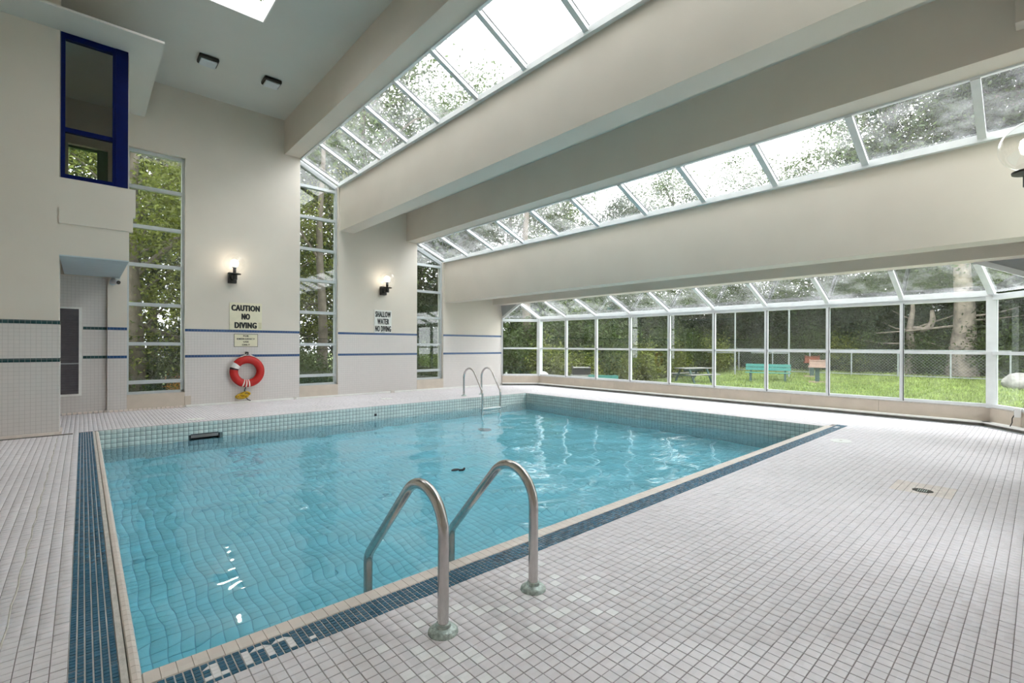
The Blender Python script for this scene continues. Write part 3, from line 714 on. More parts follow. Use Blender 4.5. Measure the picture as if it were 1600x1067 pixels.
# ------------------------------------------------------------------ pool ladders
def fillet(P, rads, n_=14):
    out = [Vector(P[0])]
    for i in range(1, len(P) - 1):
        a, b, c = Vector(P[i - 1]), Vector(P[i]), Vector(P[i + 1]); u = (a - b).normalized(); w = (c - b).normalized()
        ang = u.angle(w); r = rads[i - 1]; t = r / math.tan(ang / 2); ctr = b + (u + w).normalized() * (r / math.sin(ang / 2))
        p0 = b + u * t; p1 = b + w * t; v0 = p0 - ctr; v1 = p1 - ctr; om = v0.angle(v1)
        for k in range(n_ + 1):
            s_ = k / n_; out.append(ctr + (v0 * math.sin((1 - s_) * om) + v1 * math.sin(s_ * om)) / math.sin(om))
    out.append(Vector(P[-1])); return out
def ladder(label, xs_, yb, s, apex, reach, bend, rads, treads, group):
    """s: direction of the pool along Y"""
    t = empty('pool_ladder', (sum(xs_) / 2, yb, 0), label, 'pool ladder', group)
    for x in xs_:
        P = [(x, yb, 0), (x, yb, apex), (x, yb + s * reach, bend), (x, yb + s * reach, -1.05)]
        r_ = MB().tube(fillet(P, rads), .0245, 18).build('rail', 'steel', t, True)
        MB().lathe([(.066, 0), (.064, .010), (.052, .020), (.034, .026), (.031, .040), (.0255, .042)], (x, yb, 0), 28).build('flange', 'patina', r_, True)
    for z in treads:
        y = yb + s * (reach - .02)
        tr = MB().box(xs_[0] - .005, xs_[1] + .005, y - .045, y + .045, z - .014, z + .014).build('tread', 'white_plastic', t, bevel=.006)
    return t
ladder('steel handrail ladder with white top step beside the far corner', (6.97, 7.52), 9.51, -1, 1.21, .735, .15, (.24, .12), (-.245, -.5, -.78), 'pool ladders')
ladder('steel handrail ladder with weathered flanges on the pale coping side', (1.17, 1.72), 1.742, 1, .875, .735, .095, (.178, .10), (-.5, -.78), 'pool ladders')

# ------------------------------------------------------------------ life ring, rope, hook
RC = Vector((2.59, YF - .095, .672))
lr = empty('life_ring', RC, 'red life ring hanging on the tiled wall under the signs', 'life ring')
tor = MB(); N1, N2 = 56, 22; R_, r_ = .253, .079; vs_ = []; fs_ = []
for i in range(N1):
    a = 2 * math.pi * i / N1
    for j in range(N2):
        b = 2 * math.pi * j / N2; q = R_ + r_ * math.cos(b); vs_.append(RC + Vector((q * math.cos(a), .85 * r_ * math.sin(b), q * math.sin(a))))
        fs_.append((i * N2 + j, ((i + 1) % N1) * N2 + j, ((i + 1) % N1) * N2 + (j + 1) % N2, i * N2 + (j + 1) % N2))
tor.add(vs_, fs_).build('ring_body', 'ring_red', lr, True)
def wrap(a0, a1, name, mt, over=.003):
    b = MB(); n_ = 8; vs_ = []; fs_ = []
    for i in range(n_ + 1):
        a = a0 + (a1 - a0) * i / n_
        for j in range(N2):
            t = 2 * math.pi * j / N2; q = R_ + (r_ + over) * math.cos(t); vs_.append(RC + Vector((q * math.cos(a), .85 * (r_ + over) * math.sin(t), q * math.sin(a))))
    for i in range(n_):
        for j in range(N2): fs_.append((i * N2 + j, (i + 1) * N2 + j, (i + 1) * N2 + (j + 1) % N2, i * N2 + (j + 1) % N2))
    return b.add(vs_, fs_).build(name, mt, lr, True)
wrap(math.radians(142), math.radians(162), 'white_band', 'tape_white'); wrap(math.radians(163), math.radians(170), 'black_band', 'strap_black')
for a in (250, 262, 274): wrap(math.radians(a), math.radians(a + 5), 'lashing', 'rope_white', .004)
gp = []
for i in range(60):
    a = math.radians(90 + 360 * i / 59); q = R_ + r_ + .012 + .004 * math.sin(i * 1.1); gp.append(RC + Vector((q * math.cos(a), .02, q * math.sin(a) - .004)))
MB().tube(gp, .006, 6).build('grab_line', 'rope_white', lr, True)
MB().tube([RC + Vector((-.13, -.03, .31)), RC + Vector((-.06, -.03, .345)), RC + Vector((0, -.03, .385)), RC + Vector((.06, -.03, .35)), RC + Vector((.14, -.03, .305))], .007, 6).build('hanging_loop', 'rope_white', lr, True)
hk = empty('wall_hook', (2.59, YF - .01, 1.05), 'black wall hook holding the life ring', 'hook')
MB().box(2.565, 2.615, YF - .02, YF - .006, 1.0, 1.09).build('plate', 'iron_black', hk)
MB().tube([(2.59, YF - .02, 1.05), (2.59, YF - .12, 1.035), (2.59, YF - .15, 1.05), (2.59, YF - .15, 1.085)], .011, 8).build('peg', 'iron_black', hk, True)
ro_ = empty('throw_rope', (2.56, YF - .06, .1), 'yellow rope bundle with dark strap hanging below the life ring', 'rope')
MB().tube([RC + Vector((-.04, -.04, -.33)), (2.55, YF - .05, .28), (2.565, YF - .06, .16), (2.60, YF - .07, .08), (2.66, YF - .07, .05)], .010, 8).build('strap', 'strap_black', ro_, True)
cp = []
for i in range(180):
    a = i * .42; cp.append((2.535 + .085 * math.cos(a) + .02 * math.sin(i * .31) + .05 * math.sin(i * .11), YF - .065 + .035 * math.sin(i * .77), .175 + .045 * math.sin(a) + .03 * math.sin(i * .11)))
MB().tube(cp, .0085, 6).build('coil', 'rope_yellow', ro_, True)

# ------------------------------------------------------------------ signs
def text_mesh(name, s, width, height, bold, mat, parent, x, z, y, heavy=.0):
    """letters fitted to width x height, centred on x, z, on a wall facing -Y"""
    cu = bpy.data.curves.new(name, 'FONT'); cu.body = s; cu.align_x = 'CENTER'; cu.align_y = 'CENTER'; cu.offset = bold; cu.extrude = .0; cu.resolution_u = 3; cu.space_character = 1.16
    o = bpy.data.objects.new(name, cu); col.objects.link(o); dg = bpy.context.evaluated_depsgraph_get()
    me = bpy.data.meshes.new_from_object(o.evaluated_get(dg)); bpy.data.objects.remove(o); me.name = name
    co = np.zeros(len(me.vertices) * 3); me.vertices.foreach_get('co', co); co = co.reshape(-1, 3)
    lo, hi = co.min(0), co.max(0); u = (co[:, 0] - (lo[0] + hi[0]) / 2) / (hi[0] - lo[0]) * width; v = (co[:, 1] - (lo[1] + hi[1]) / 2) / (hi[1] - lo[1]) * height
    fs_ = [tuple(p.vertices) for p in me.polygons]; vs_ = []; ff_ = []; k = len(u)
    for q, (dx, dz, dy) in enumerate(((0, 0, 0), (-heavy, 0, 1e-4), (heavy, 0, 2e-4), (-heavy / 2, heavy * .35, 3e-4), (heavy / 2, -heavy * .35, 4e-4))):
        vs_ += list(zip((x + u + dx).tolist(), [y + dy] * k, (z + v + dz).tolist())); ff_ += [tuple(i + q * k for i in f) for f in fs_]
    bpy.data.meshes.remove(me); me = bpy.data.meshes.new(name); me.from_pydata(vs_, [], ff_); me.update(); me.materials.append(M[mat])
    ob_ = bpy.data.objects.new(name, me); col.objects.link(ob_); put(ob_, parent); return ob_
sg = empty('caution_sign', (2.58, YF, 1.56), 'cream sign reading CAUTION NO DIVING in bold black letters', 'sign')
MB().box(2.272, 2.888, YF - .014, YF - .002, 1.556, 2.126).build('board', 'sign_cream', sg)
ty = YF - .0155
text_mesh('lettering', 'CAUTION', .53, .125, .02, 'ink', sg, 2.575, 2.015, ty, .0085); text_mesh('lettering', 'NO', .15, .125, .02, 'ink', sg, 2.575, 1.835, ty, .0085)
text_mesh('lettering', 'DIVING', .41, .125, .02, 'ink', sg, 2.575, 1.65, ty, .0085)
for x in (2.822, 2.852):
    q = MB()
    for a, b, c, d in ((x, x + .004, 1.585, 1.71), (x + .018, x + .022, 1.585, 1.71), (x, x + .022, 1.585, 1.59), (x, x + .022, 1.705, 1.71), (x, x + .022, 1.615, 1.62)): q.box(a, b, ty, ty + .001, c, d)
    q.build('seal_mark', 'ink_gold', sg)
s2 = empty('emergency_sign', (2.58, YF, 1.2), 'small framed cream sign reading FOR EMERGENCY USE ONLY', 'sign')
MB().box(2.352, 2.812, YF - .016, YF - .004, 1.192, 1.468).build('frame', 'sign_frame', s2); MB().box(2.364, 2.80, YF - .018, YF - .01, 1.204, 1.456).build('board', 'sign_cream', s2)
for s_, w_, z_ in (('FOR', .10, 1.425), ('EMERGENCY', .34, 1.362), ('USE', .10, 1.300), ('ONLY', .145, 1.238)): text_mesh('lettering', s_, w_, .032, .01, 'ink', s2, 2.58, z_, YF - .0195, .003)
s3 = empty('shallow_water_sign', (5.74, YF, 1.56), 'white sign reading SHALLOW WATER NO DIVING in heavy black letters', 'sign')
MB().box(5.505, 5.975, YF - .014, YF - .002, 1.552, 2.135).build('board', 'sign_white', s3)
for s_, w_, z_ in (('SHALLOW', .42, 2.03), ('WATER', .32, 1.845), ('NO DIVING', .43, 1.66)): text_mesh('lettering', s_, w_, .145, .015, 'ink', s3, 5.74, z_, YF - .0158, .0055)
MB().box(5.66, 5.79, YF - .0152, YF - .014, 1.562, 1.568).build('small_print', 'ink', s3)

# ------------------------------------------------------------------ wall globes
def sconce(label, x, yw, s, group):
    """s: outward direction along Y from the wall"""
    t = empty('wall_globe_lamp', (x, yw, 2.6), label, 'wall lamp', group)
    Y = lambda d: yw + s * d
    ya, yb = sorted((Y(0), Y(.10))); MB().box(x - .075, x + .075, ya, yb, 2.52, 2.74).build('backplate', 'iron_black', t, bevel=.005)
    ya, yb = sorted((Y(.08), Y(.28))); MB().box(x - .03, x + .03, ya, yb, 2.60, 2.66).build('arm', 'iron_black', t)
    g0 = Vector((x, Y(.26), 2.905))
    MB().lathe([(.05, -.33), (.05, -.24), (.035, -.235)], g0, 18).build('cup', 'iron_black', t, True)
    MB().lathe([(.03, -.232), (.115, -.222), (.118, -.205), (.03, -.195)], g0, 24).build('collar', 'iron_black', t, True)
    MB().lathe([(.030, -.20), (.030, -.09), (.038, -.085), (.038, -.07)], g0, 16).build('socket', 'iron_black', t, True)
    MB().lathe([(.03, -.07), (.06, -.045), (.072, 0), (.065, .05), (.03, .075), (.004, .08)], g0, 20).build('bulb', 'bulb', t, True)
    MB().sphere(g0, .20, 36, 22).build('globe', 'glass_clear', t, True)
    return t
sconce('lit clear globe wall lamp above the caution sign', 2.31, YF, -1, 'globe wall lamps')
sconce('lit clear globe wall lamp above the shallow water sign', 5.72, YF, -1, 'globe wall lamps')
sconce('clear globe wall lamp on the near end wall', 5.78, YN, 1, 'globe wall lamps')

# ------------------------------------------------------------------ ceiling lights, fixture box, deck covers
for i, x in enumerate((1.62, 2.65)):
    t = empty('ceiling_light', (x, 9.81, ZC), ('square black rimmed ceiling light beside the dropped ceiling slab', 'square black rimmed ceiling light beside the topmost beam')[i], 'ceiling light', 'high ceiling lights')
    MB().box(x - .15, x + .15, 9.67, 9.95, ZC - .07, ZC).build('housing', 'iron_black', t, bevel=.02)
    MB().box(x - .125, x + .125, 9.695, 9.925, ZC - .10, ZC - .065).build('lens', 'lens_grey', t, bevel=.015)
fx = empty('fixture_box', (6.3, .0, 4.2), 'beige box fixed to the beam above the lower skylight', 'box')
MB().box(6.24, 6.41, -.2, .17, 4.17, 4.75).build('casing', 'paint', fx, bevel=.006)
def cover(label, x, y, rx, ry):
    t = empty('deck_cover', (x, y, 0), label, 'cover', 'round deck covers')
    m_ = MB(); n_ = 28
    for z, k in ((0, 1), (.004, 1), (.006, .96)): m_.v += [(x + rx * k * math.cos(2 * math.pi * i / n_), y + ry * k * math.sin(2 * math.pi * i / n_), z) for i in range(n_)]
    for a in (0, 1): m_.f += [(a * n_ + i, a * n_ + (i + 1) % n_, (a + 1) * n_ + (i + 1) % n_, (a + 1) * n_ + i) for i in range(n_)]
    m_.f.append(tuple(2 * n_ + i for i in range(n_))); m_.m = [0] * len(m_.f)
    m_.build('lid', 'white_plastic', t); MB().box(x - .015, x + .015, y - .015, y + .015, .0055, .0075).build('finger_notch', 'cement', t)
cover('round white deck cover beside the blue band end', 7.456, 1.774, .15, .12)
cover('round white deck cover on the far deck above the skimmer', 1.40, 9.40, .13, .12)
cover('round white deck cover on the far deck under the globe lamp wall', 5.22, 10.14, .14, .12)
cover('round white deck cover between the pool and the glass bay', 9.87, 5.57, .13, .14)
dd = empty('floor_drain', (5.43, .69, 0), 'dark round deck drain set in pinkish tiles', 'drain')
MB().lathe([(.072, -.012), (.072, .001), (.064, .002), (.0, .0015)], (5.43, .69, 0), 24).build('grate', 'drain_metal', dd)
for i in range(5): MB().box(5.385, 5.475, .661 + i * .014, .666 + i * .014, -.001, .0035).build('grate_bar', 'patina', dd)
# floating black strap thing
ff = empty('floating_strap', (3.39, 4.77, WZ), 'small black strap floating on the pool water', 'strap')
MB().sphere((3.38, 4.78, WZ + .008), .06, 14, 8, (1, .55, .22)).build('pad', 'strap_black', ff, True)
MB().tube([(3.40, 4.74, WZ + .008), (3.44, 4.71, WZ + .01), (3.47, 4.73, WZ + .01), (3.50, 4.76, WZ + .008)], .014, 8).build('strap', 'strap_black', ff, True)
# small white box with cord on the bay sill end
oe = empty('socket_box', (10.22, .20, .2), 'small white socket box with black cord on the sill by the bay corner', 'socket')
MB().box(10.16, 10.24, .20, .27, .22, .36).build('casing', 'white_plastic', oe, bevel=.008)
MB().tube([(10.18, .27, .25), (10.17, .29, .20), (10.15, .29, .14), (10.13, .31, .085)], .007, 6).build('cord', 'strap_black', oe)
for z in (.26, .31): MB().box(10.185, 10.215, .27, .273, z, z + .02).build('outlet', 'gasket', oe)

# ================================================================== outdoors
def gz(x): return -.6 + .45 * min(1.0, max(0.0, (x - 24) / 7))
gxs = [XL - 40, XL - .2, XW + .1, 24, 26, 28, 31, 60, 90]
def ground_strip(mb, xa, xb, ya, yb):
    X_ = [x for x in sorted(set([xa, xb] + gxs)) if xa <= x <= xb]
    for x0, x1 in zip(X_[:-1], X_[1:]):
        mb.add([(x0, ya, gz(x0)), (x1, ya, gz(x1)), (x1, yb, gz(x1)), (x0, yb, gz(x0)), (x0, ya, -1.3), (x1, ya, -1.3), (x1, yb, -1.3), (x0, yb, -1.3)], [(0, 1, 2, 3), (4, 7, 6, 5), (0, 4, 5, 1), (2, 6, 7, 3)])
gb = MB()
for a in ((XL - 40, 90, -40, YN - .3), (XL - 40, 90, YF + .3, 80), (XL - 40, XL - .2, YN - .3, YF + .3), (XW + .1, 90, YN - .3, YF + .3)): ground_strip(gb, *a)
lawn = tag(gb.build('ground', 'lawn'), 'green lawn outside the glass bay', 'lawn', kind='structure')
def blades(name, n_, x0, x1, y0, y1, h, parent):
    p = np.c_[rng.uniform(x0, x1, n_), rng.uniform(y0, y1, n_), np.zeros(n_)]; p[:, 2] = [gz(x) for x in p[:, 0]]; a = rng.uniform(0, 6.28, n_); hh = h * rng.uniform(.5, 1.3, n_)
    w = .014 * rng.uniform(.7, 1.6, n_); d = np.c_[np.cos(a), np.sin(a), 0 * a]; lean = np.c_[rng.normal(0, .03, n_), rng.normal(0, .03, n_), hh]
    V = np.stack([p - d * w[:, None], p + d * w[:, None], p + lean + d * w[:, None] * .1, p + lean - d * w[:, None] * .1], 1).reshape(-1, 3)
    return quads(name, V, np.arange(4 * n_).reshape(-1, 4), 'grass_blade', parent, 'stuff')
blades('grass', 90000, 11.0, 32, -2, 15, .09, lawn)

def leaves(n_, centers, spread, size, flat=.5):
    c = np.asarray(centers); i = rng.integers(0, len(c), n_); sp = np.asarray(spread)
    P = c[i, :3] + rng.normal(0, 1, (n_, 3)) * (sp if sp.ndim else sp) * c[i, 3:4]
    nn = rng.normal(0, 1, (n_, 3)); nn[:, 2] += flat * 2; nn /= np.linalg.norm(nn, axis=1)[:, None]
    t = np.cross(nn, rng.normal(0, 1, (n_, 3))); t /= np.linalg.norm(t, axis=1)[:, None]; b = np.cross(nn, t)
    s_ = (size * rng.uniform(.6, 1.35, n_))[:, None]
    V = np.stack([P - t * s_, P - b * s_ * .45 + nn * s_ * .12, P + t * s_, P + b * s_ * .45 + nn * s_ * .12], 1).reshape(-1, 3)
    return V, np.arange(4 * n_).reshape(-1, 4)

def make_tree(name, h, crown_r, crown_z0, n_, size, trunk_r, leafmat, barkmat, seed, lean=0.0):
    rg = np.random.default_rng(seed)
    t = empty(name, (0, 0, 0))
    tr = MB(); pts = []
    for i in range(9):
        f = i / 8; pts.append((lean * f * f * h + .12 * math.sin(f * 5 + seed), .12 * math.cos(f * 4 + seed), f * h * .92))
    tr.tube(pts, [trunk_r * (1.25 if i == 0 else 1 - .85 * i / 8) for i in range(9)], 9)
    cl = []
    nb_ = 16
    for k in range(nb_):
        f = crown_z0 + (1 - crown_z0) * (k + .5) / nb_; z = f * h; a = k * 2.4 + rg.uniform(-.5, .5)
        rr = crown_r * math.sqrt(max(.05, 1 - ((f - (crown_z0 + 1) / 2) / ((1 - crown_z0) / 2 + .08)) ** 2)) * rg.uniform(.75, 1.15)
        base = Vector(pts[min(8, int(f * 8 / .92 * .9))]); base.z = min(z * .85, h * .9)
        tip = Vector((base.x + rr * math.cos(a), base.y + rr * math.sin(a), z + .05 * h))
        mid = base.lerp(tip, .5) + Vector((0, 0, .04 * h)); tr.tube([base, mid, tip], [trunk_r * .32, trunk_r * .2, trunk_r * .06], 6)
        for q in (.45, .75, 1.0):
            p = base.lerp(tip, q); cl.append((p.x + rg.normal(0, .3), p.y + rg.normal(0, .3), p.z + rg.normal(0, .3), crown_r * .16 * rg.uniform(.7, 1.3)))
            cl.append((p.x + rg.normal(0, .18) * crown_r, p.y + rg.normal(0, .18) * crown_r, p.z + rg.normal(0, .5), crown_r * .13 * rg.uniform(.7, 1.3)))
    tr.build('trunk', barkmat, t, True)
    V, Fq = leaves(n_, cl, np.array([1, 1, .75]), size)
    quads('crown', V, Fq, leafmat, t)
    return t
def make_shrub(name, h, r, n_, size, leafmat, seed):
    rg = np.random.default_rng(seed); t = empty(name, (0, 0, 0)); st = MB(); cl = []
    for k in range(9):
        a = k * 2.4; q = rg.uniform(.2, .8) * r; tip = (q * math.cos(a), q * math.sin(a), h * rg.uniform(.5, .9))
        st.tube([(0.05 * math.cos(a), .05 * math.sin(a), 0), (q * .5 * math.cos(a), q * .5 * math.sin(a), h * .4), tip], [.03, .02, .008], 5)
        for m_ in range(3): cl.append((tip[0] + rg.normal(0, .2 * r), tip[1] + rg.normal(0, .2 * r), tip[2] * rg.uniform(.35, 1.05), r * .25))
    for m_ in range(10): 
        a = rg.uniform(0, 6.28); cl.append((r * .75 * math.cos(a), r * .75 * math.sin(a), h * rg.uniform(.12, .45), r * .22))
    st.build('stem', 'bark', t, True); V, Fq = leaves(n_, cl, np.array([1, 1, 1.0 * h / (2 * r) + .3]), size); V[:, 2] = np.abs(V[:, 2]); quads('foliage', V, Fq, leafmat, t)
    return t

def plant(proto, places, label, cat, group):
    for i, (x, y, sc, rz) in enumerate(places):
        o = proto if i == 0 else copy_tree(proto)
        o.location = (x, y, gz(x) - .02); o.scale = (sc, sc, sc * random.uniform(.92, 1.1)); o.rotation_euler = (0, 0, rz)
        tag(o, label, cat, group)
def jit(lst, a=.6): return [(x + random.uniform(-a, a), y + random.uniform(-a, a), s_ * random.uniform(.88, 1.14), random.uniform(0, 6.28)) for x, y, s_ in lst]

tall = make_tree('tall_tree', 16, 4.6, .22, 26000, .10, .24, 'leaf_mid', 'bark', 3)
plant(tall, jit([(-1.5, 20.5, .95), (4.5, 22, 1.0), (9.5, 19.5, 1.02), (14, 23, 1.05), (-6, 24, 1.0)]), 'tall mid green tree in the wood behind the strip windows', 'tree', 'tall trees behind the strip windows')
plant(copy_tree(tall), jit([(20, 22, .9), (26, 24, .95), (33, 19, .95), (35, 12.5, .9), (37, 6, 1.05), (33.8, .9, 1.0), (36.5, -2.5, 1.25)]), 'tall mid green tree beyond the lawn and chain link fence', 'tree', 'tall trees beyond the lawn')
dark = make_tree('dark_tree', 13, 4.2, .08, 40000, .105, .2, 'leaf_dark', 'bark', 8)
plant(dark, jit([(1.8, 25, 1.0), (7, 26, 1.1), (12.5, 18.5, .9)]), 'dark green bushy tree behind the strip windows', 'tree', 'dark trees behind the strip windows')
plant(copy_tree(dark), jit([(18, 27, 1.05), (24, 19, .8), (30, 22, .9), (32, 15.5, .8), (33.5, 9, .75), (35, 3.6, 1.15), (35.5, .5, 1.2), (33, -3.5, 1.25), (35, -8, 1.2)]), 'dark green bushy tree beyond the lawn and chain link fence', 'tree', 'dark trees beyond the lawn')
lime = make_tree('pale_tree', 8.5, 3.0, .15, 26000, .062, .14, 'leaf_lime', 'bark', 5, .05)
plant(lime, jit([(1.2, 16.8, 1.0), (5.6, 17.8, .95)]), 'slender yellow green tree close behind the strip windows', 'tree', 'yellow green trees')
sh_d = make_shrub('dark_shrub', 4.2, 1.7, 20000, .07, 'leaf_dark', 21)
plant(sh_d, jit([(33.5 + .5 * math.sin(i), -7 + i * 2.3, 1.25) for i in range(11)] + [(29.5, 17.5, 1.1), (27, 18, 1.1), (24.8, 16.6, 1.1), (22.5, 17.4, 1.1), (20.3, 16.2, 1.1), (18, 17, 1.1), (15.8, 16.4, 1.05)], .35), 'dark green shrub in the undergrowth beyond the lawn', 'shrub', 'dark shrubs beyond the lawn')
plant(copy_tree(sh_d), jit([(3.2, 17.2, .75), (-1.6, 17, .8), (7.4, 16.6, .8), (10.2, 17, .85)], .3), 'dark green shrub growing behind the strip windows', 'shrub', 'dark shrubs behind the strip windows')
sh_m = make_shrub('leafy_shrub', 2.6, 1.25, 11000, .07, 'leaf_mid', 22)
plant(sh_m, jit([(31.6 + .2 * math.sin(2 * i), -4 + i * 2.6, .95) for i in range(8)], .2), 'mid green leafy shrub behind the chain link fence', 'shrub', 'mid green shrubs along the fence')
plant(copy_tree(sh_m), jit([(12.6, 14.2, 1.0), (14.4, 14.0, 1.05), (16.4, 13.9, 1.1), (18.2, 14.8, 1.15), (20.2, 15.0, 1.1), (22.6, 15.2, 1.1), (25.0, 15.0, 1.1), (27.4, 14.6, 1.0)], .25), 'mid green leafy shrub near the picnic table', 'shrub', 'mid green shrubs by the picnic table')
plant(copy_tree(sh_m), jit([(8.4, 14.8, .8), (5.0, 15.0, .7), (.4, 15.8, .9)], .2), 'mid green leafy shrub close behind the strip windows', 'shrub', 'mid green shrubs behind the strip windows')
sh_l = make_shrub('lime_shrub', 2.2, 1.1, 7500, .075, 'leaf_lime', 23)
plant(sh_l, jit([(13.6, 13.0, .8), (16.0, 13.3, .7), (18.8, 14.0, .9), (21.4, 14.3, .9), (24.4, 14.2, .8), (28.4, 13.4, 1.0), (31.4, 7.4, 1.0)], .2), 'yellow green shrub at the edge of the lawn', 'shrub', 'yellow green shrubs')
sh_o = make_shrub('orange_shrub', 1.5, .8, 5000, .05, 'leaf_orange', 24)
plant(sh_o, [(2.05, 15.6, .62, 0)], 'orange brown shrub outside the tall strip window', 'shrub', None)

# big trunks on the lawn side
def trunk(label, x, y, h, r, mat, forks, seed):
    GZ = gz(x); rg = random.Random(seed); t = empty('tree_trunk', (x, y, GZ), label, 'tree trunk'); b = MB()
    pts = [(x + .05 * math.sin(i), y + .06 * math.cos(i * 1.3), GZ + h * i / 8) for i in range(9)]
    b.tube(pts, [r * (1.35 if i == 0 else 1.05 if i == 1 else 1 - .085 * i) for i in range(9)], 14); b.build('trunk', mat, t, True)
    for f, dx, dy, dz, rr in forks:
        p = Vector(pts[0]).lerp(Vector(pts[-1]), f); q = p + Vector((dx, dy, dz)); m_ = p.lerp(q, .55) + Vector((0, 0, -.12 + .1 * rg.random()))
        MB().tube([p, m_, q], [rr, rr * .7, rr * .25], 8).build('branch', mat, t, True)
    return t
trunk('thick pale trunk standing on the lawn beside the fence', 31.0, 2.5, 9.4, .5, 'bark_pale', [(.30, .3, -1.9, .4, .06), (.28, .3, -2.0, .2, .05), (.26, -.6, 3.2, -.35, .06)], 1)
dt = trunk('dead leaning trunk with bare forked branches on the lawn', 31.0, 4.4, 3.7, .24, 'bark_pale', [(.62, .1, -2.2, .9, .05), (.52, 0, -1.3, -.55, .05), (.42, 0, 2.3, .25, .045), (.6, 0, 1.1, .4, .045), (.75, 0, .8, .5, .04)], 2)
MB().tube([(31.0, 4.35, 2.2), (31, 3.95, 2.1), (31, 3.68, 2.25), (31, 3.58, 2.6), (31, 3.62, 3.05)], [.11, .14, .14, .12, .07], 10).build('branch', 'bark_pale', dt, True)
trunk('thick trunk behind the corner of the glass bay', 13.9, 14.6, 9, .24, 'bark', [(.4, .8, .4, .8, .07)], 3)
trunk('brown trunk outside the tall strip window', .95, 15.6, 8, .22, 'bark', [(.45, 1.4, .1, 1.8, .09), (.55, -.6, .2, 1.6, .08), (.3, 1.5, 0, -.5, .07)], 4)
trunk('brown trunk outside the slanted strip window', 5.8, 15.8, 9, .17, 'bark', [(.5, -.9, .1, 1.4, .06)], 5)

# chain link fence
FX = 29.6; GF = gz(FX)
fn = empty('chain_link_fence', (FX, 5, GF), 'galvanised chain link fence between the lawn and the shrubs', 'fence')
for i in range(12): MB().tube([(FX, .9 + i * 1.9, GF), (FX, .9 + i * 1.9, GF + 1.35)], .035, 8).build('post', 'galvanised', fn, True)
for z in (.08, 1.32): MB().tube([(FX, .9, GF + z), (FX, 21.8, GF + z)], .025, 6).build('rail', 'galvanised', fn, True)
wi = MB()
for i in range(140):
    y = .9 + i * .14
    wi.bar((FX, y, GF + .08), (FX, y + 1.24, GF + 1.32), .005, .005, (1, 0, 0)); wi.bar((FX, y + 1.24, GF + .08), (FX, y, GF + 1.32), .005, .005, (1, 0, 0))
o = wi.build('mesh_wire', 'galvanised', fn, recalc=False); o['kind'] = 'stuff'
# tall fence poles with rails
for i, (x, y, h) in enumerate(((27.4, 11.6, 3.6), (27.6, 8.9, 3.6), (20.5, 15.6, 3.4))):
    GZ = gz(x)
    t = empty('fence_pole', (x, y, GZ), ('tall grey fence pole behind the picnic table', 'tall grey fence pole beside the bench end', 'tall grey fence pole behind the low teal bench')[i], 'pole', 'grey fence poles')
    MB().tube([(x, y, GZ), (x, y, GZ + h)], .045, 10).build('pole', 'galvanised', t, True); MB().sphere((x, y, GZ + h), .05, 10, 6).build('cap', 'galvanised', t, True)
    MB().tube([(x, y, GZ + 1.25), (x, y + 1.9, GZ + 1.25)], .025, 8).build('rail', 'galvanised', t, True)

def bench(label, x, y, rz, w):
    GZ = gz(x); t = empty('park_bench', (x, y, GZ), label, 'bench', 'teal park benches'); Rz = Matrix.Translation((x, y, GZ)) @ Matrix.Rotation(rz, 4, 'Z')
    def bx_(nm, mt, *a):
        o = MB().box(*a).build(nm, mt, bevel=.008); o.data.transform(Rz); o.parent = t; o.matrix_parent_inverse = t.matrix_world.inverted()
    for i in range(3): bx_('seat_slat', 'paint_teal', -w / 2, w / 2, -.24 + i * .15, -.11 + i * .15, .42, .455)
    for i in range(2): bx_('back_slat', 'paint_teal', -w / 2, w / 2, .22, .255, .54 + i * .17, .69 + i * .17)
    for sx in (-.38, .38):
        bx_('leg', 'dark_green_wood', sx * w - .05, sx * w + .05, -.2, -.1, 0, .42); bx_('leg', 'dark_green_wood', sx * w - .05, sx * w + .05, .12, .22, 0, .42); bx_('back_post', 'dark_green_wood', sx * w - .04, sx * w + .04, .25, .29, .3, .88)
bench('teal slatted park bench standing on the lawn between the poles', 25.4, 9.15, math.radians(-72), 2.0)
bench('low teal slatted bench close to the shrubs by the glass bay', 12.75, 9.72, math.radians(-62), 1.0)

pt = empty('picnic_table', (22.8, 11.7, gz(22.8)), 'dark green picnic table with weathered grey top outside the glass bay', 'table')
Rz = Matrix.Translation((22.8, 11.7, gz(22.8))) @ Matrix.Rotation(math.radians(-20), 4, 'Z')
def pb(nm, mt, mb):
    o = mb.build(nm, mt); o.data.transform(Rz); o.parent = pt; o.matrix_parent_inverse = pt.matrix_world.inverted()
for i in range(5): pb('top_plank', 'weathered_wood', MB().box(-.9, .9, -.37 + i * .15, -.23 + i * .15, .72, .76))
for s_ in (-1, 1):
    pb('bench_plank', 'weathered_wood', MB().box(-.9, .9, s_ * .72 - .13, s_ * .72 + .13, .43, .47))
    pb('cross_beam', 'dark_green_wood', MB().box(s_ * .6 - .04, s_ * .6 + .04, -.8, .8, .36, .43))
    for d in (-1, 1): pb('leg', 'dark_green_wood', MB().bar((s_ * .55, d * .30, .72), (s_ * .55, d * .68, 0), .05, .09, (1, 0, 0)))
pb('top_brace', 'dark_green_wood', MB().box(-.6, .6, -.05, .05, .6, .70))

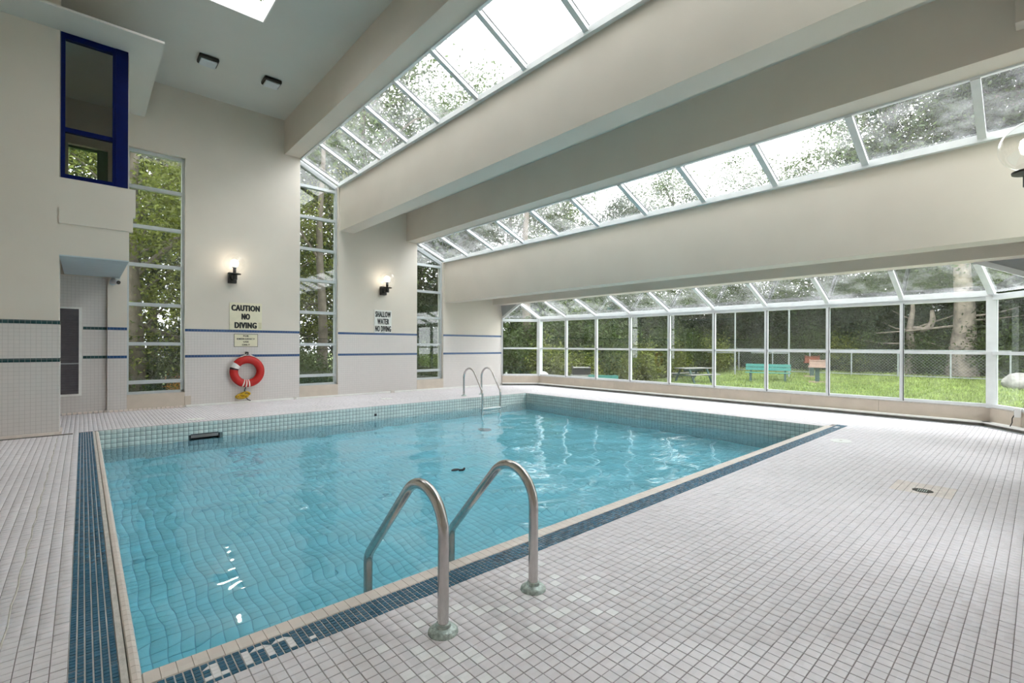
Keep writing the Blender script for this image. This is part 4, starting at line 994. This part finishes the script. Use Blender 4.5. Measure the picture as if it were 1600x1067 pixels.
def grill(label, x, y, rz, body, stone):
    GZ = gz(x); t = empty('park_grill', (x, y, GZ), label, 'barbecue', 'park grills'); Rz = Matrix.Translation((x, y, GZ)) @ Matrix.Rotation(rz, 4, 'Z')
    def g(nm, mt, mb):
        o = mb.build(nm, mt); o.data.transform(Rz); o.parent = t; o.matrix_parent_inverse = t.matrix_world.inverted()
    g('post', 'dark_green_wood', MB().box(-.09, .09, -.09, .09, 0, .72)); g('base_slab', 'grill_stone', MB().box(-.35, .35, -.3, .3, 0, .05))
    g('firebox', body, MB().box(-.30, .30, -.24, .24, .80, 1.02)); g('tray', stone, MB().box(-.36, .36, -.28, .28, .72, .80)); g('grate', stone, MB().box(-.32, .32, -.26, .26, 1.04, 1.07))
    for s_ in (-1, 1): g('side_flap', body, MB().box(s_ * .31 - .012, s_ * .31 + .012, -.24, .24, .82, 1.12))
grill('pinkish stone park grill on a dark post on the lawn', 26.0, 7.15, math.radians(-75), 'grill_stone', 'grill_stone')
grill('rust red park grill behind the stone grill', 28.2, 8.0, math.radians(-70), 'rust', 'rust')
grill('dark park grill in front of the shrubs by the low bench', 13.4, 11.15, math.radians(-45), 'iron_black', 'weathered_wood')

def chair(label, x, y, rz):
    GZ = gz(x); t = empty('garden_chair', (x, y, GZ), label, 'chair', 'white garden chairs'); Rz = Matrix.Translation((x, y, GZ)) @ Matrix.Rotation(rz, 4, 'Z')
    def g(nm, mb, sm=False):
        o = mb.build(nm, 'white_chair', None, sm); o.data.transform(Rz); o.parent = t; o.matrix_parent_inverse = t.matrix_world.inverted()
    g('seat', MB().sphere((0, 0, .38), .3, 18, 10, (1, 1, .12)), True); g('backrest', MB().sphere((0, .26, .62), .28, 18, 10, (1, .14, 1)), True)
    for a in (-.2, .2):
        for b in (-.2, .2): g('leg', MB().tube([(a, b, .38), (a * 1.2, b * 1.2, 0)], .018, 6), True)
chair('white garden chair facing sideways outside the bay corner', 11.55, 12.75, math.radians(40)); chair('white garden chair tilted back beside the trunk', 12.35, 12.15, math.radians(-60))
def rock(label, x, y, s_, seed):
    GZ = gz(x); rg = np.random.default_rng(seed); b = MB().sphere((0, 0, 0), 1, 16, 10); b.v = [tuple(np.array(p) * s_ * (1 + rg.normal(0, .06))) for p in b.v]
    b.v = [(p[0] + x, p[1] + y, p[2] + GZ + s_[2] * .6) for p in b.v]; tag(b.build('boulder', 'rock', None, True), label, 'rock', 'boulders on the lawn')
rock('pale boulder on the lawn beyond the bay corner', 27.5, .55, np.array((.5, .55, .38)), 1)
rock('low grey boulder close to the bay corner', 16.5, .33, np.array((.4, .55, .18)), 2)
